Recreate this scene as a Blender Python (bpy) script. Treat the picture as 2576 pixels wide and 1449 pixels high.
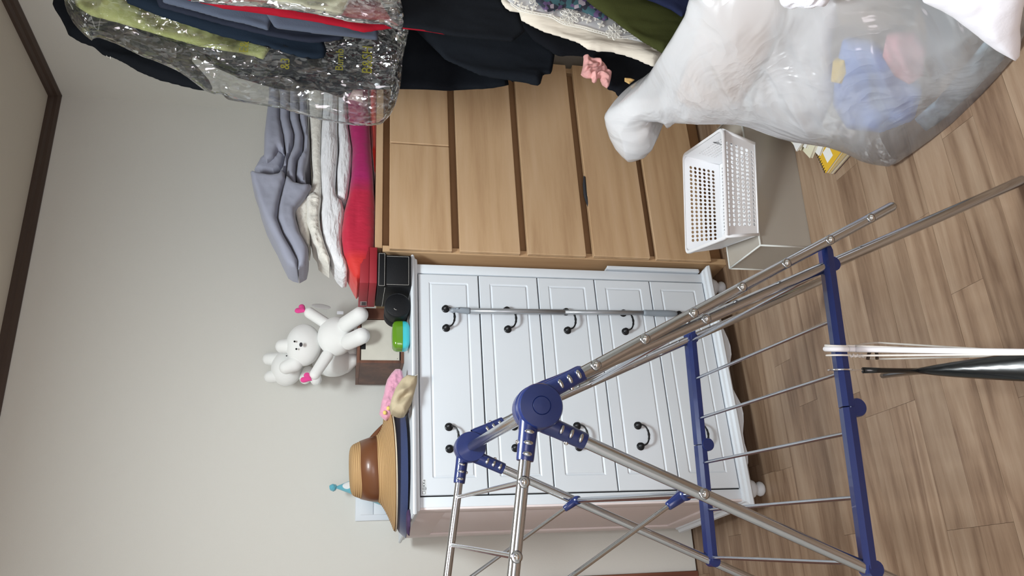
import bpy, bmesh, math, random
import numpy as np
from mathutils import Vector, Matrix, noise

for o in list(bpy.data.objects): bpy.data.objects.remove(o)
S = bpy.context.scene
COL = S.collection
random.seed(7)
rng = np.random.default_rng(7)

# ------------------------------------------------------------------ camera
CAM = np.array([-1.0681, -2.9264, 1.3161]); FPX = 1977.0
_y, _p, _r = 0.387, -0.2077, 0.0302
FW = np.array([math.sin(_y)*math.cos(_p), math.cos(_y)*math.cos(_p), math.sin(_p)])
_R = np.array([math.cos(_y), -math.sin(_y), 0.0]); _U = np.cross(_R, FW)
RT = _R*math.cos(_r)+_U*math.sin(_r); UPV = -_R*math.sin(_r)+_U*math.cos(_r)
cd = bpy.data.cameras.new('camera'); cam = bpy.data.objects.new('camera', cd); COL.objects.link(cam)
cd.sensor_width = 36; cd.lens = 36*FPX/2576; cd.clip_start = 0.02
X, Y, Z = -UPV, RT, -FW          # the photograph lies on its side: the room's up points to the picture's left
m = Matrix(((X[0], Y[0], Z[0], CAM[0]), (X[1], Y[1], Z[1], CAM[1]), (X[2], Y[2], Z[2], CAM[2]), (0, 0, 0, 1)))
cam.matrix_world = m; S.camera = cam
# ------------------------------------------------------------------ world, lamps, exposure
w = bpy.data.worlds.new('world'); S.world = w; w.use_nodes = True
w.node_tree.nodes['Background'].inputs[0].default_value = (0.75, 0.82, 1.0, 1)
w.node_tree.nodes['Background'].inputs[1].default_value = 0.35
def area(name, loc, look, sx, sy, power, col):
    l = bpy.data.lights.new(name, 'AREA'); l.shape = 'RECTANGLE'; l.size = sx; l.size_y = sy; l.energy = power; l.color = col
    o = bpy.data.objects.new(name, l); COL.objects.link(o); o.location = loc
    d = Vector(look)-Vector(loc); o.rotation_euler = d.to_track_quat('-Z', 'Y').to_euler(); return o
area('ceiling_lamp_light', (-0.62, -1.85, 2.40), (-0.62, -1.85, 0), 0.42, 0.42, 39, (0.90, 0.975, 1.0))
area('wall_fill_light', (-1.45, -3.60, 1.45), (-1.05, 0, 0.35), 1.3, 1.0, 24, (1.0, 0.88, 0.90))  # added fill from an unseen source, brightens the lower left wall
S.view_settings.view_transform = 'Standard'; S.view_settings.look = 'None'; S.view_settings.gamma = 1.0
S.view_settings.use_curve_mapping = False; S.view_settings.exposure = 0.0
S.display_settings.display_device = 'sRGB'

# ------------------------------------------------------------------ geometry helpers
def ray(px, py):
    d = FW*FPX + RT*((1449-py)-724.5) - UPV*(px-1288); return d/np.linalg.norm(d)
def aty(px, py, Yv): d = ray(px, py); return CAM + d*(Yv-CAM[1])/d[1]
def atz(px, py, Zv): d = ray(px, py); return CAM + d*(Zv-CAM[2])/d[2]
def atx(px, py, Xv): d = ray(px, py); return CAM + d*(Xv-CAM[0])/d[0]
def atp(px, py, P0, n):
    d = ray(px, py); return CAM + d*(np.dot(np.array(P0)-CAM, n)/np.dot(d, n))
def tag(o, label=None, cat=None, group=None, kind=None):
    if label: o['label'] = label
    if cat: o['category'] = cat
    if group: o['group'] = group
    if kind: o['kind'] = kind
    return o
def empty(name, loc=(0, 0, 0), rz=0, label=None, cat=None, group=None):
    o = bpy.data.objects.new(name, None); COL.objects.link(o); o.location = loc; o.rotation_euler = (0, 0, rz)
    o.empty_display_size = 0.05
    return tag(o, label, cat, group)
def mk(name, V, F, mat, parent=None, smooth=True, world=True):
    """vertices in world coordinates (parents with a transform get the inverse)"""
    me = bpy.data.meshes.new(name)
    V = [tuple(map(float, v)) for v in V]
    me.from_pydata(V, [], [list(map(int, f)) for f in F]); me.validate(); me.update()
    if mat: me.materials.append(mat)
    if smooth:
        me.polygons.foreach_set('use_smooth', [True]*len(me.polygons))
    o = bpy.data.objects.new(name, me); COL.objects.link(o)
    if parent:
        o.parent = parent
        if world:
            M = Matrix.Translation(parent.location) @ parent.rotation_euler.to_matrix().to_4x4()
            if parent.parent:
                pp = parent.parent
                M = Matrix.Translation(pp.location) @ pp.rotation_euler.to_matrix().to_4x4() @ M
            me.transform(M.inverted())
    elif True:
        c = np.array(V); base = ((c[:, 0].min()+c[:, 0].max())/2, (c[:, 1].min()+c[:, 1].max())/2, c[:, 2].min())
        me.transform(Matrix.Translation((-base[0], -base[1], -base[2]))); o.location = base
    return o
def sharp(o, ang=40):
    me = o.data
    bm = bmesh.new(); bm.from_mesh(me)
    for e in bm.edges:
        if len(e.link_faces) == 2 and e.calc_face_angle(0) > math.radians(ang): e.smooth = False
    bm.to_mesh(me); bm.free(); return o
class MB:
    def __init__(s): s.V = []; s.F = []
    def add(s, V, F):
        n = len(s.V); s.V += [tuple(v) for v in V]; s.F += [[i+n for i in f] for f in F]; return s
    def build(s, name, mat, parent=None, smooth=True, ang=40, world=True):
        o = mk(name, s.V, s.F, mat, parent, smooth, world)
        if smooth: sharp(o, ang)
        return o
def box_vf(x0, x1, y0, y1, z0, z1, bev=0, seg=2, T=None):
    bm = bmesh.new(); bmesh.ops.create_cube(bm, size=1)
    for v in bm.verts: v.co = Vector(((x0+x1)/2+v.co.x*(x1-x0), (y0+y1)/2+v.co.y*(y1-y0), (z0+z1)/2+v.co.z*(z1-z0)))
    if bev > 0: bmesh.ops.bevel(bm, geom=list(bm.edges), offset=bev, segments=seg, profile=0.5, affect='EDGES')
    if T is not None: bmesh.ops.transform(bm, matrix=T, verts=bm.verts)
    bm.verts.index_update()
    V = [tuple(v.co) for v in bm.verts]; F = [[v.index for v in f.verts] for f in bm.faces]; bm.free(); return V, F
def frame_T(O, th): return Matrix.Translation(O) @ Matrix.Rotation(th, 4, 'Z')
def basis(d):
    d = np.array(d, float); d /= np.linalg.norm(d)
    a = np.array([0, 0, 1.]) if abs(d[2]) < 0.9 else np.array([1., 0, 0])
    u = np.cross(d, a); u /= np.linalg.norm(u); return u, np.cross(d, u), d
def tube_vf(pts, r, seg=12, cap=True):
    pts = [np.array(p, float) for p in pts]; n = len(pts)
    rs = r if hasattr(r, '__len__') else [r]*n
    V = []; F = []; u = None
    for i, p in enumerate(pts):
        d = pts[min(i+1, n-1)]-pts[max(i-1, 0)]; d = d/np.linalg.norm(d)
        if u is None: u, v, _ = basis(d)
        else:
            u = u-d*np.dot(u, d); u /= np.linalg.norm(u); v = np.cross(d, u)
        for k in range(seg):
            a = 2*math.pi*k/seg; V.append(p+rs[i]*(math.cos(a)*u+math.sin(a)*v))
    for i in range(n-1):
        for k in range(seg):
            a = i*seg+k; b = i*seg+(k+1) % seg; F.append([a, b, b+seg, a+seg])
    if cap: F.append(list(range(seg))[::-1]); F.append([(n-1)*seg+k for k in range(seg)])
    return V, F
def lathe_vf(prof, O, axis=(0, 0, 1), seg=32, sq=None):
    """prof: list of (radius, height along axis)"""
    u, v, d = basis(axis); O = np.array(O, float); V = []; F = []
    if abs(d[2]) > .99: u = np.array([1., 0, 0]); v = np.array([0, 1., 0])
    for (r, h) in prof:
        for k in range(seg):
            a = 2*math.pi*k/seg; k2 = 1 if sq is None else sq(a)
            V.append(O+d*h+max(r, 1e-5)*k2*(math.cos(a)*u+math.sin(a)*v))
    n = len(prof)
    for i in range(n-1):
        for k in range(seg):
            a = i*seg+k; b = i*seg+(k+1) % seg; F.append([a, b, b+seg, a+seg])
    if prof[0][0] > 1e-4: F.append(list(range(seg))[::-1])
    if prof[-1][0] > 1e-4: F.append([(n-1)*seg+k for k in range(seg)])
    return V, F
def sphere_vf(c, r, seg=20, rings=12, R=None):
    c = np.array(c, float); r = np.array(r if hasattr(r, '__len__') else [r]*3, float); V = []; F = []
    for i in range(rings+1):
        t = math.pi*i/rings
        for k in range(seg):
            a = 2*math.pi*k/seg
            p = np.array([math.sin(t)*math.cos(a), math.sin(t)*math.sin(a), math.cos(t)])*r
            if R is not None: p = np.array(R) @ p
            V.append(c+p)
    for i in range(rings):
        for k in range(seg):
            a = i*seg+k; b = i*seg+(k+1) % seg; F.append([a, a+seg, b+seg, b])
    return V, F
def spline(pts, n=8, closed=False):
    P = [np.array(p, float) for p in pts]; out = []; N = len(P)
    rngi = range(N if closed else N-1)
    for i in rngi:
        p0 = P[(i-1) % N] if closed or i > 0 else P[i]; p1 = P[i]; p2 = P[(i+1) % N]; p3 = P[(i+2) % N] if closed or i+2 < N else p2
        for k in range(n):
            t = k/n; out.append(.5*((2*p1)+(-p0+p2)*t+(2*p0-5*p1+4*p2-p3)*t*t+(-p0+3*p1-3*p2+p3)*t**3))
    if not closed: out.append(P[-1])
    return out
def seg_dist(P, A, B):
    d = B-A; L = (d*d).sum() + 1e-18
    t = np.clip(((P-A) @ d)/L, 0, 1); Q = A+t[:, None]*d
    return np.linalg.norm(P-Q, axis=1), Q
def inside(P, poly):
    x, y = P[:, 0], P[:, 1]; r = np.zeros(len(P), bool); n = len(poly)
    for i in range(n):
        x1, y1 = poly[i]; x2, y2 = poly[(i+1) % n]
        c = ((y1 > y) != (y2 > y)) & (x < (x2-x1)*(y-y1)/((y2-y1) if y2 != y1 else 1e-12)+x1); r ^= c
    return r
def fbm(p, s, o=3):
    return noise.fractal(Vector((p[0]*s, p[1]*s, p[2]*s if len(p) > 2 else 0)), 1.0, 2.0, o)
def puff(name, outline, mat, parent=None, N=46, tf=.02, tb=.02, R=.03, depth=0, wr=None, frame=None, MBout=None, power=.5):
    """closed soft body: outline = 3-D points on one plane; front swells by tf, back by tb, edge rounding R,
       depth pushes the back away; wr(a, b, edge) adds wrinkles to the front"""
    P = np.array(outline, float); O = P.mean(axis=0)
    if frame is None:
        n = np.zeros(3)
        for i in range(len(P)): n += np.cross(P[i]-O, P[(i+1) % len(P)]-O)
        n /= np.linalg.norm(n)
    else: n = np.array(frame, float); n /= np.linalg.norm(n)
    if np.dot(n, CAM-O) < 0: n = -n
    eb = np.array([0, 0, 1.])-n*n[2]
    if np.linalg.norm(eb) < .2: eb = np.array([0, 1., 0])-n*n[1]
    eb /= np.linalg.norm(eb); ea = np.cross(eb, n)
    pl = np.stack([(P-O) @ ea, (P-O) @ eb], 1)
    mn = pl.min(0); mx = pl.max(0); h = max(mx-mn)/N
    nx = int((mx[0]-mn[0])/h)+3; ny = int((mx[1]-mn[1])/h)+3
    gx, gy = np.meshgrid(np.arange(nx), np.arange(ny), indexing='ij')
    G = np.stack([mn[0]-h+gx.ravel()*h, mn[1]-h+gy.ravel()*h], 1)
    ins = inside(G, pl)
    D = np.full(len(G), 1e9); Qb = np.zeros_like(G)
    for i in range(len(pl)):
        d, q = seg_dist(G, pl[i], pl[(i+1) % len(pl)]); mk_ = d < D; D[mk_] = d[mk_]; Qb[mk_] = q[mk_]
    near = (~ins) & (D < h*0.72); use = ins | near
    idx = lambda i, j: i*ny+j
    quads = []
    for i in range(nx-1):
        for j in range(ny-1):
            q = [idx(i, j), idx(i+1, j), idx(i+1, j+1), idx(i, j+1)]
            k = [a for a in q if use[a]]
            if len(k) == 4 and any(ins[a] for a in q): quads.append(q)
            elif len(k) == 3 and any(ins[a] for a in k): quads.append(k)
    edges = {}
    for q in quads:
        for a, b in zip(q, q[1:]+q[:1]): edges[(a, b)] = 1
    bnd = [(a, b) for (a, b) in edges if (b, a) not in edges]
    bv = set(a for a, b in bnd) | set(b for a, b in bnd)
    used = sorted(set(a for q in quads for a in q)); front = {}; V = []
    pos = G.copy()
    for a in bv: pos[a] = Qb[a]
    e = np.clip(D/R, 0, 1); prof = (1-(1-e)**2)**power
    for a in used:
        d = 0. if a in bv else prof[a]
        off = tf*d
        if wr is not None: off += wr(pos[a][0], pos[a][1], 0. if a in bv else e[a])
        front[a] = len(V); V.append(O+ea*pos[a][0]+eb*pos[a][1]+n*off)
    F = [[front[a] for a in q] for q in quads]
    back = {}
    for a in used:
        if a in bv and depth == 0: back[a] = front[a]; continue
        d = 0. if a in bv else prof[a]
        back[a] = len(V); V.append(O+ea*pos[a][0]+eb*pos[a][1]-n*(depth+tb*d))
    F += [[back[a] for a in q][::-1] for q in quads]
    if depth != 0: F += [[front[b], front[a], back[a], back[b]] for a, b in bnd]
    if MBout is not None: MBout.add(V, F); return None
    return mk(name, V, F, mat, parent, True)
def rot2(pts, c, a):
    return [(c[0]+(x-c[0])*math.cos(a)-(y-c[1])*math.sin(a), c[1]+(x-c[0])*math.sin(a)+(y-c[1])*math.cos(a)) for x, y in pts]
def text_mesh(s, size, mat, name, parent, T, ext=0.0004):
    cu = bpy.data.curves.new('t', 'FONT'); cu.body = s; cu.size = size; cu.extrude = ext; cu.align_x = 'CENTER'; cu.align_y = 'CENTER'; cu.resolution_u = 3
    o = bpy.data.objects.new('t', cu); COL.objects.link(o)
    dg = bpy.context.evaluated_depsgraph_get(); me = bpy.data.meshes.new_from_object(o.evaluated_get(dg))
    bpy.data.objects.remove(o); me.transform(T); V = [tuple(v.co) for v in me.vertices]; F = [list(p.vertices) for p in me.polygons]
    return mk(name, V, F, mat, parent, False)

# ------------------------------------------------------------------ materials
def mat(name, col, rough=.6, metal=0, bump=0, bscale=200, vary=0, vscale=3, stretch=(1, 1, 1), trans=0, spec=.5, coat=0, sheen=0, alpha=1, sss=0, objrand=0, bd=.002):
    m = bpy.data.materials.new(name); m.use_nodes = True; nt = m.node_tree; N = nt.nodes; L = nt.links
    b = N['Principled BSDF']; b.inputs['Base Color'].default_value = (*col, 1); b.inputs['Roughness'].default_value = rough
    b.inputs['Metallic'].default_value = metal; b.inputs['Specular IOR Level'].default_value = spec
    b.inputs['Coat Weight'].default_value = coat; b.inputs['Transmission Weight'].default_value = trans; b.inputs['Alpha'].default_value = alpha
    if sheen: b.inputs['Sheen Weight'].default_value = sheen
    if sss: b.inputs['Subsurface Weight'].default_value = sss; b.inputs['Subsurface Scale'].default_value = .01
    tc = N.new('ShaderNodeTexCoord'); mp = N.new('ShaderNodeMapping'); mp.inputs['Scale'].default_value = stretch; L.new(tc.outputs['Object'], mp.inputs[0])
    if vary:
        n = N.new('ShaderNodeTexNoise'); n.inputs['Scale'].default_value = vscale; n.inputs['Detail'].default_value = 4; L.new(mp.outputs[0], n.inputs[0])
        cr = N.new('ShaderNodeValToRGB'); cr.color_ramp.elements[0].position = .3; cr.color_ramp.elements[1].position = .7
        cr.color_ramp.elements[0].color = (*[c*(1-vary) for c in col], 1); cr.color_ramp.elements[1].color = (*[min(1, c*(1+vary*.6)) for c in col], 1)
        L.new(n.outputs['Fac'], cr.inputs[0]); L.new(cr.outputs[0], b.inputs['Base Color'])
    if bump:
        n = N.new('ShaderNodeTexNoise'); n.inputs['Scale'].default_value = bscale; n.inputs['Detail'].default_value = 3; L.new(mp.outputs[0], n.inputs[0])
        bp = N.new('ShaderNodeBump'); bp.inputs['Strength'].default_value = bump; bp.inputs['Distance'].default_value = bd; L.new(n.outputs['Fac'], bp.inputs['Height']); L.new(bp.outputs[0], b.inputs['Normal'])
    return m
def wood(name, c1, c2, c3, axis='X', scale=1.0, rough=.45, objrand=0.0, dist=2.2):
    """long figure along axis with cathedral rings"""
    m = bpy.data.materials.new(name); m.use_nodes = True; nt = m.node_tree; N = nt.nodes; L = nt.links; b = N['Principled BSDF']
    tc = N.new('ShaderNodeTexCoord'); mp = N.new('ShaderNodeMapping'); L.new(tc.outputs['Object'], mp.inputs[0])
    st = {'X': (.8, 10, 10), 'Z': (10, 10, .8), 'Y': (10, .8, 10)}[axis]; mp.inputs['Scale'].default_value = tuple(s*scale for s in st)
    oi = N.new('ShaderNodeObjectInfo'); ad = N.new('ShaderNodeVectorMath'); ad.operation = 'ADD'
    sc = N.new('ShaderNodeVectorMath'); sc.operation = 'SCALE'; sc.inputs[3].default_value = 31.7
    cb = N.new('ShaderNodeCombineXYZ'); L.new(oi.outputs['Random'], cb.inputs[0]); L.new(oi.outputs['Random'], cb.inputs[1]); L.new(oi.outputs['Random'], cb.inputs[2])
    L.new(cb.outputs[0], sc.inputs[0]); L.new(mp.outputs[0], ad.inputs[0]); L.new(sc.outputs[0], ad.inputs[1])
    n = N.new('ShaderNodeTexNoise'); n.inputs['Scale'].default_value = .55; n.inputs['Detail'].default_value = 2; n.inputs['Distortion'].default_value = .6; L.new(ad.outputs[0], n.inputs[0])
    mu = N.new('ShaderNodeMath'); mu.operation = 'MULTIPLY'; mu.inputs[1].default_value = dist*8; L.new(n.outputs['Fac'], mu.inputs[0])
    fr = N.new('ShaderNodeMath'); fr.operation = 'PINGPONG'; fr.inputs[1].default_value = 1; L.new(mu.outputs[0], fr.inputs[0])
    n2 = N.new('ShaderNodeTexNoise'); n2.inputs['Scale'].default_value = 6; n2.inputs['Detail'].default_value = 6; n2.inputs['Roughness'].default_value = .65; L.new(ad.outputs[0], n2.inputs[0])
    mx = N.new('ShaderNodeMix'); mx.data_type = 'FLOAT'; mx.inputs[0].default_value = .62; L.new(fr.outputs[0], mx.inputs[2]); L.new(n2.outputs['Fac'], mx.inputs[3])
    cr = N.new('ShaderNodeValToRGB'); e = cr.color_ramp.elements; e[0].position = .22; e[0].color = (*c1, 1); e[1].position = .8; e[1].color = (*c3, 1)
    k = e.new(.5); k.color = (*c2, 1); L.new(mx.outputs[0], cr.inputs[0])
    hs = N.new('ShaderNodeHueSaturation'); L.new(cr.outputs[0], hs.inputs['Color'])
    mr = N.new('ShaderNodeMapRange'); mr.inputs['To Min'].default_value = 1-objrand; mr.inputs['To Max'].default_value = 1+objrand*.8; L.new(oi.outputs['Random'], mr.inputs[0]); L.new(mr.outputs[0], hs.inputs['Value'])
    L.new(hs.outputs[0], b.inputs['Base Color']); b.inputs['Roughness'].default_value = rough
    bp = N.new('ShaderNodeBump'); bp.inputs['Strength'].default_value = .12; bp.inputs['Distance'].default_value = .001; L.new(n2.outputs['Fac'], bp.inputs['Height']); L.new(bp.outputs[0], b.inputs['Normal'])
    return m
def film(name, tint, clear, rough=.12, bump=.8, bscale=30, white=0.0, tl_mix=.35, dist=.008, glint=.03, grad=None, facet=0):
    """thin plastic film: mostly clear, with a glossy coat and creases"""
    m = bpy.data.materials.new(name); m.use_nodes = True; nt = m.node_tree; N = nt.nodes; L = nt.links
    for x in list(N):
        if x.type != 'OUTPUT_MATERIAL': N.remove(x)
    out = [x for x in N if x.type == 'OUTPUT_MATERIAL'][0]
    t = N.new('ShaderNodeBsdfTransparent'); t.inputs[0].default_value = (*tint, 1)
    g = N.new('ShaderNodeBsdfGlossy'); g.inputs['Roughness'].default_value = rough; g.inputs['Color'].default_value = (.95, .97, 1, 1)
    d = N.new('ShaderNodeBsdfDiffuse'); d.inputs[0].default_value = (.93, .94, .97, 1)
    tl = N.new('ShaderNodeBsdfTranslucent'); tl.inputs[0].default_value = (.85, .88, .95, 1)
    m1 = N.new('ShaderNodeMixShader'); m1.inputs[0].default_value = tl_mix; L.new(d.outputs[0], m1.inputs[1]); L.new(tl.outputs[0], m1.inputs[2])
    m2 = N.new('ShaderNodeMixShader'); m2.inputs[0].default_value = clear; L.new(m1.outputs[0], m2.inputs[1]); L.new(t.outputs[0], m2.inputs[2])
    if grad:                                  # film thickens (doubles over) towards the neck of the bag
        tcg = N.new('ShaderNodeTexCoord'); sg = N.new('ShaderNodeSeparateXYZ'); L.new(tcg.outputs['Object'], sg.inputs[0])
        ng = N.new('ShaderNodeTexNoise'); ng.inputs['Scale'].default_value = 3.0; ng.inputs['Detail'].default_value = 2; L.new(tcg.outputs['Object'], ng.inputs[0])
        mg = N.new('ShaderNodeMath'); mg.operation = 'MULTIPLY_ADD'; mg.inputs[1].default_value = .7; L.new(ng.outputs['Fac'], mg.inputs[0]); L.new(sg.outputs[2], mg.inputs[2])
        rg = N.new('ShaderNodeMapRange'); rg.inputs['From Min'].default_value = grad[0]; rg.inputs['From Max'].default_value = grad[1]; rg.inputs['To Min'].default_value = grad[2]; rg.inputs['To Max'].default_value = grad[3]
        L.new(mg.outputs[0], rg.inputs[0]); L.new(rg.outputs[0], m2.inputs[0])
    fr = N.new('ShaderNodeFresnel'); fr.inputs[0].default_value = 1.5
    ad = N.new('ShaderNodeMath'); ad.operation = 'MULTIPLY_ADD'; ad.inputs[1].default_value = .9; ad.inputs[2].default_value = glint; L.new(fr.outputs[0], ad.inputs[0])
    m3 = N.new('ShaderNodeMixShader'); L.new(ad.outputs[0], m3.inputs[0]); L.new(m2.outputs[0], m3.inputs[1]); L.new(g.outputs[0], m3.inputs[2]); L.new(m3.outputs[0], out.inputs[0])
    if facet:                                 # crinkled film: every little facet leans its own way
        tc = N.new('ShaderNodeTexCoord'); ge = N.new('ShaderNodeNewGeometry'); acc = ge.outputs['Normal']
        nz = N.new('ShaderNodeTexNoise'); nz.inputs['Scale'].default_value = 14; L.new(tc.outputs['Object'], nz.inputs[0])
        for sc_, amp_ in ((facet, 1.25), (facet*3.1, .8)):
            mpv = N.new('ShaderNodeMapping'); mpv.inputs['Scale'].default_value = (1.6, 1, .55); mpv.inputs['Rotation'].default_value = (0, .5, 0); L.new(tc.outputs['Object'], mpv.inputs[0])
            ad1 = N.new('ShaderNodeVectorMath'); ad1.operation = 'MULTIPLY_ADD'; ad1.inputs[1].default_value = (.06,)*3; L.new(nz.outputs['Color'], ad1.inputs[0]); L.new(mpv.outputs[0], ad1.inputs[2])
            vv = N.new('ShaderNodeTexVoronoi'); vv.inputs['Scale'].default_value = sc_; L.new(ad1.outputs[0], vv.inputs[0])
            sb_ = N.new('ShaderNodeVectorMath'); sb_.operation = 'SUBTRACT'; sb_.inputs[1].default_value = (.5,)*3; L.new(vv.outputs['Color'], sb_.inputs[0])
            ma_ = N.new('ShaderNodeVectorMath'); ma_.operation = 'MULTIPLY_ADD'; ma_.inputs[1].default_value = (amp_,)*3; L.new(sb_.outputs[0], ma_.inputs[0]); L.new(acc, ma_.inputs[2]); acc = ma_.outputs[0]
        nn_ = N.new('ShaderNodeVectorMath'); nn_.operation = 'NORMALIZE'; L.new(acc, nn_.inputs[0]); L.new(nn_.outputs[0], g.inputs['Normal'])
    elif bump:
        tc = N.new('ShaderNodeTexCoord'); n = N.new('ShaderNodeTexNoise'); n.inputs['Scale'].default_value = bscale; n.inputs['Detail'].default_value = 4; n.inputs['Distortion'].default_value = 1.0; L.new(tc.outputs['Object'], n.inputs[0])
        v = N.new('ShaderNodeTexVoronoi'); v.feature = 'F1'; v.inputs['Scale'].default_value = bscale*.8; dm = N.new('ShaderNodeVectorMath'); dm.operation = 'ADD'; L.new(tc.outputs['Object'], dm.inputs[0]); L.new(n.outputs['Color'], dm.inputs[1]); L.new(dm.outputs[0], v.inputs[0])
        aa = N.new('ShaderNodeMath'); aa.operation = 'ADD'; L.new(n.outputs['Fac'], aa.inputs[0]); L.new(v.outputs[0], aa.inputs[1])
        bp = N.new('ShaderNodeBump'); bp.inputs['Strength'].default_value = bump; bp.inputs['Distance'].default_value = dist; L.new(aa.outputs[0], bp.inputs['Height'])
        L.new(bp.outputs[0], g.inputs['Normal']); L.new(bp.outputs[0], d.inputs['Normal'])
    return m
def s2l(*c): return tuple(((x/255)/12.92 if x/255 <= .04045 else ((x/255+.055)/1.055)**2.4) for x in c)
M = {}
M['wall'] = mat('wallpaper', s2l(219, 219, 213), .85, bump=.25, bscale=260)
M['ceil'] = mat('ceiling_paper', s2l(214, 206, 192), .9, bump=.2, bscale=200)
M['trimbrown'] = mat('brown_moulding', s2l(72, 58, 50), .5, bump=.05)
M['casing'] = wood('door_casing_wood', s2l(92, 52, 40), s2l(118, 72, 56), s2l(140, 92, 72), 'Z', 1.2, .4)
M['floor'] = wood('floor_laminate', s2l(110, 86, 67), s2l(142, 118, 96), s2l(160, 138, 116), 'X', 1.7, .42, .10, .9)
M['joint'] = mat('floor_joint', s2l(96, 72, 52), .8)
M['beech'] = wood('beech_veneer', s2l(182, 148, 112), s2l(198, 165, 128), s2l(206, 175, 140), 'X', 1.0, .5, .03, 1.2)
M['beechside'] = wood('beech_side_veneer', s2l(186, 152, 116), s2l(198, 166, 128), s2l(206, 176, 138), 'Z', 1.0, .5, .0, .5)
M['beechdark'] = mat('drawer_recess', s2l(176, 136, 96), .6, vary=.1, vscale=5)
M['white'] = mat('white_lacquer', s2l(220, 227, 234), .42, spec=.4)
M['whiteside'] = mat('white_side_board', s2l(232, 222, 222), .5)
M['black'] = mat('black_iron', s2l(22, 24, 28), .38, metal=.3, bump=.15, bscale=150)
M['gap'] = mat('dark_gap', s2l(18, 18, 20), .9)
M['steel'] = mat('polished_steel', (.52, .54, .57), .16, metal=1, bump=.02, bscale=30)
M['rivet'] = mat('rivet_steel', (.85, .86, .88), .08, metal=1)
M['blue'] = mat('navy_plastic', s2l(24, 40, 94), .3, coat=.25)
M['poleg'] = mat('grey_pole_metal', s2l(168, 172, 178), .35, metal=.6)
M['greyplastic'] = mat('grey_plastic', s2l(138, 148, 158), .45)
# ------------------------------------------------------------------ room
XR, H = 0.8964, 2.4925
thR = -0.0769
def rw(y): return XR + y*math.tan(thR)        # right wall runs slightly askew
XL, YF = -2.35, -3.75
def wall(name, V, m):
    o = mk(name, V, [[0, 1, 2, 3], [7, 6, 5, 4], [0, 4, 5, 1], [1, 5, 6, 2], [2, 6, 7, 3], [3, 7, 4, 0]], m, None, False); tag(o, kind='structure'); return o
def quadwall(name, a, b, z0, z1, th, m):
    a = np.array(a, float); b = np.array(b, float); d = b-a; n = np.array([-d[1], d[0]]); n = n/np.linalg.norm(n)*th
    V = [(a[0], a[1], z0), (b[0], b[1], z0), (b[0], b[1], z1), (a[0], a[1], z1)]
    V += [(x+n[0], y+n[1], z) for x, y, z in V]
    return wall(name, V, m)
DX = -0.997                                    # doorway begins here on the back wall
wb = quadwall('wall_back', (XR+.1, 0), (DX, 0), 0, H, -.1, M['wall'])
wb2 = quadwall('wall_back', (DX, 0), (-1.88, 0), 2.08, H, -.1, M['wall'])
wb3 = quadwall('wall_back', (-1.88, 0), (XL, 0), 0, H, -.1, M['wall'])
quadwall('wall_right', (rw(0), 0), (rw(YF), YF), 0, H, .1, M['wall'])
quadwall('wall_left', (XL, 0), (XL, YF), 0, H, -.1, M['wall'])
quadwall('wall_front', (XL-.1, YF), (rw(YF)+.1, YF), 0, H, -.1, M['wall'])
wall('ceiling', [(XL-.1, YF-.1, H), (rw(YF)+.2, YF-.1, H), (rw(YF)+.2, .1, H), (XL-.1, .1, H), (XL-.1, YF-.1, H+.1), (rw(YF)+.2, YF-.1, H+.1), (rw(YF)+.2, .1, H+.1), (XL-.1, .1, H+.1)], M['ceil'])
# floor: slab plus laminate strips, each strip its own piece
fl = empty('floor', (0, 0, 0)); tag(fl, kind='structure')
V, F = box_vf(XL-.1, rw(YF)+.2, YF-.1, .1, -.06, -.0042)
mk('subfloor', V, F, M['joint'], fl, False)
yb = -0.015; W_ = 0.095; row = 0
while yb > YF:
    y1 = yb; y0 = max(yb-W_, YF); x = XL
    fixed = {(-1.155): -.677, (-1.25): -.677, (-.86): -.58, (-1.535): -.485, (-1.345): -.972, (-1.44): -.972}
    fx = [v for k, v in fixed.items() if abs(k-y1) < .03]
    x = XL - random.uniform(0, .5)
    ends = [x]
    while x < rw(y1): x += random.choice([.42, .6, .78, .9]); ends.append(x)
    if fx:
        k = min(range(len(ends)), key=lambda i: abs(ends[i]-fx[0])); ends[k] = fx[0]
    for a, b in zip(ends, ends[1:]):
        a2 = max(a, XL); b2 = min(b, rw(y0)+.12)
        if b2-a2 < .03: continue
        dz = random.uniform(0, .0003)
        V, F = box_vf(a2+.0003, b2-.0003, y0+.00025, y1-.00025, -.004, dz, 0)
        # local origin at strip so the grain runs along it
        mk('plank', V, F, M['floor'], fl, False)
    yb -= W_; row += 1
# black gap line of the expansion joint and moulding at the ceiling
def mould(name, a, b, nrm):
    a = np.array([*a, H]); b = np.array([*b, H]); n = np.array([*nrm, 0.])
    prof = [(0, 0), (.022, 0), (.022, -.012), (.014, -.02), (.014, -.032), (.006, -.042), (0, -.042)]
    V = [];
    for p in (a, b):
        for s, t in prof: V.append(p+n*s+np.array([0, 0, t]))
    k = len(prof); F = [[i, (i+1) % k, (i+1) % k+k, i+k] for i in range(k)]+[list(range(k))[::-1], [k+i for i in range(k)]]
    o = mk(name, V, F, M['trimbrown'], None, False); tag(o, kind='structure')
mould('trim_1', (rw(0), 0), (XL, 0), (0, -1))
rn = np.array([-math.cos(thR), math.sin(thR)])
mould('trim_2', (rw(0), 0), (rw(YF), YF), rn)
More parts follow.
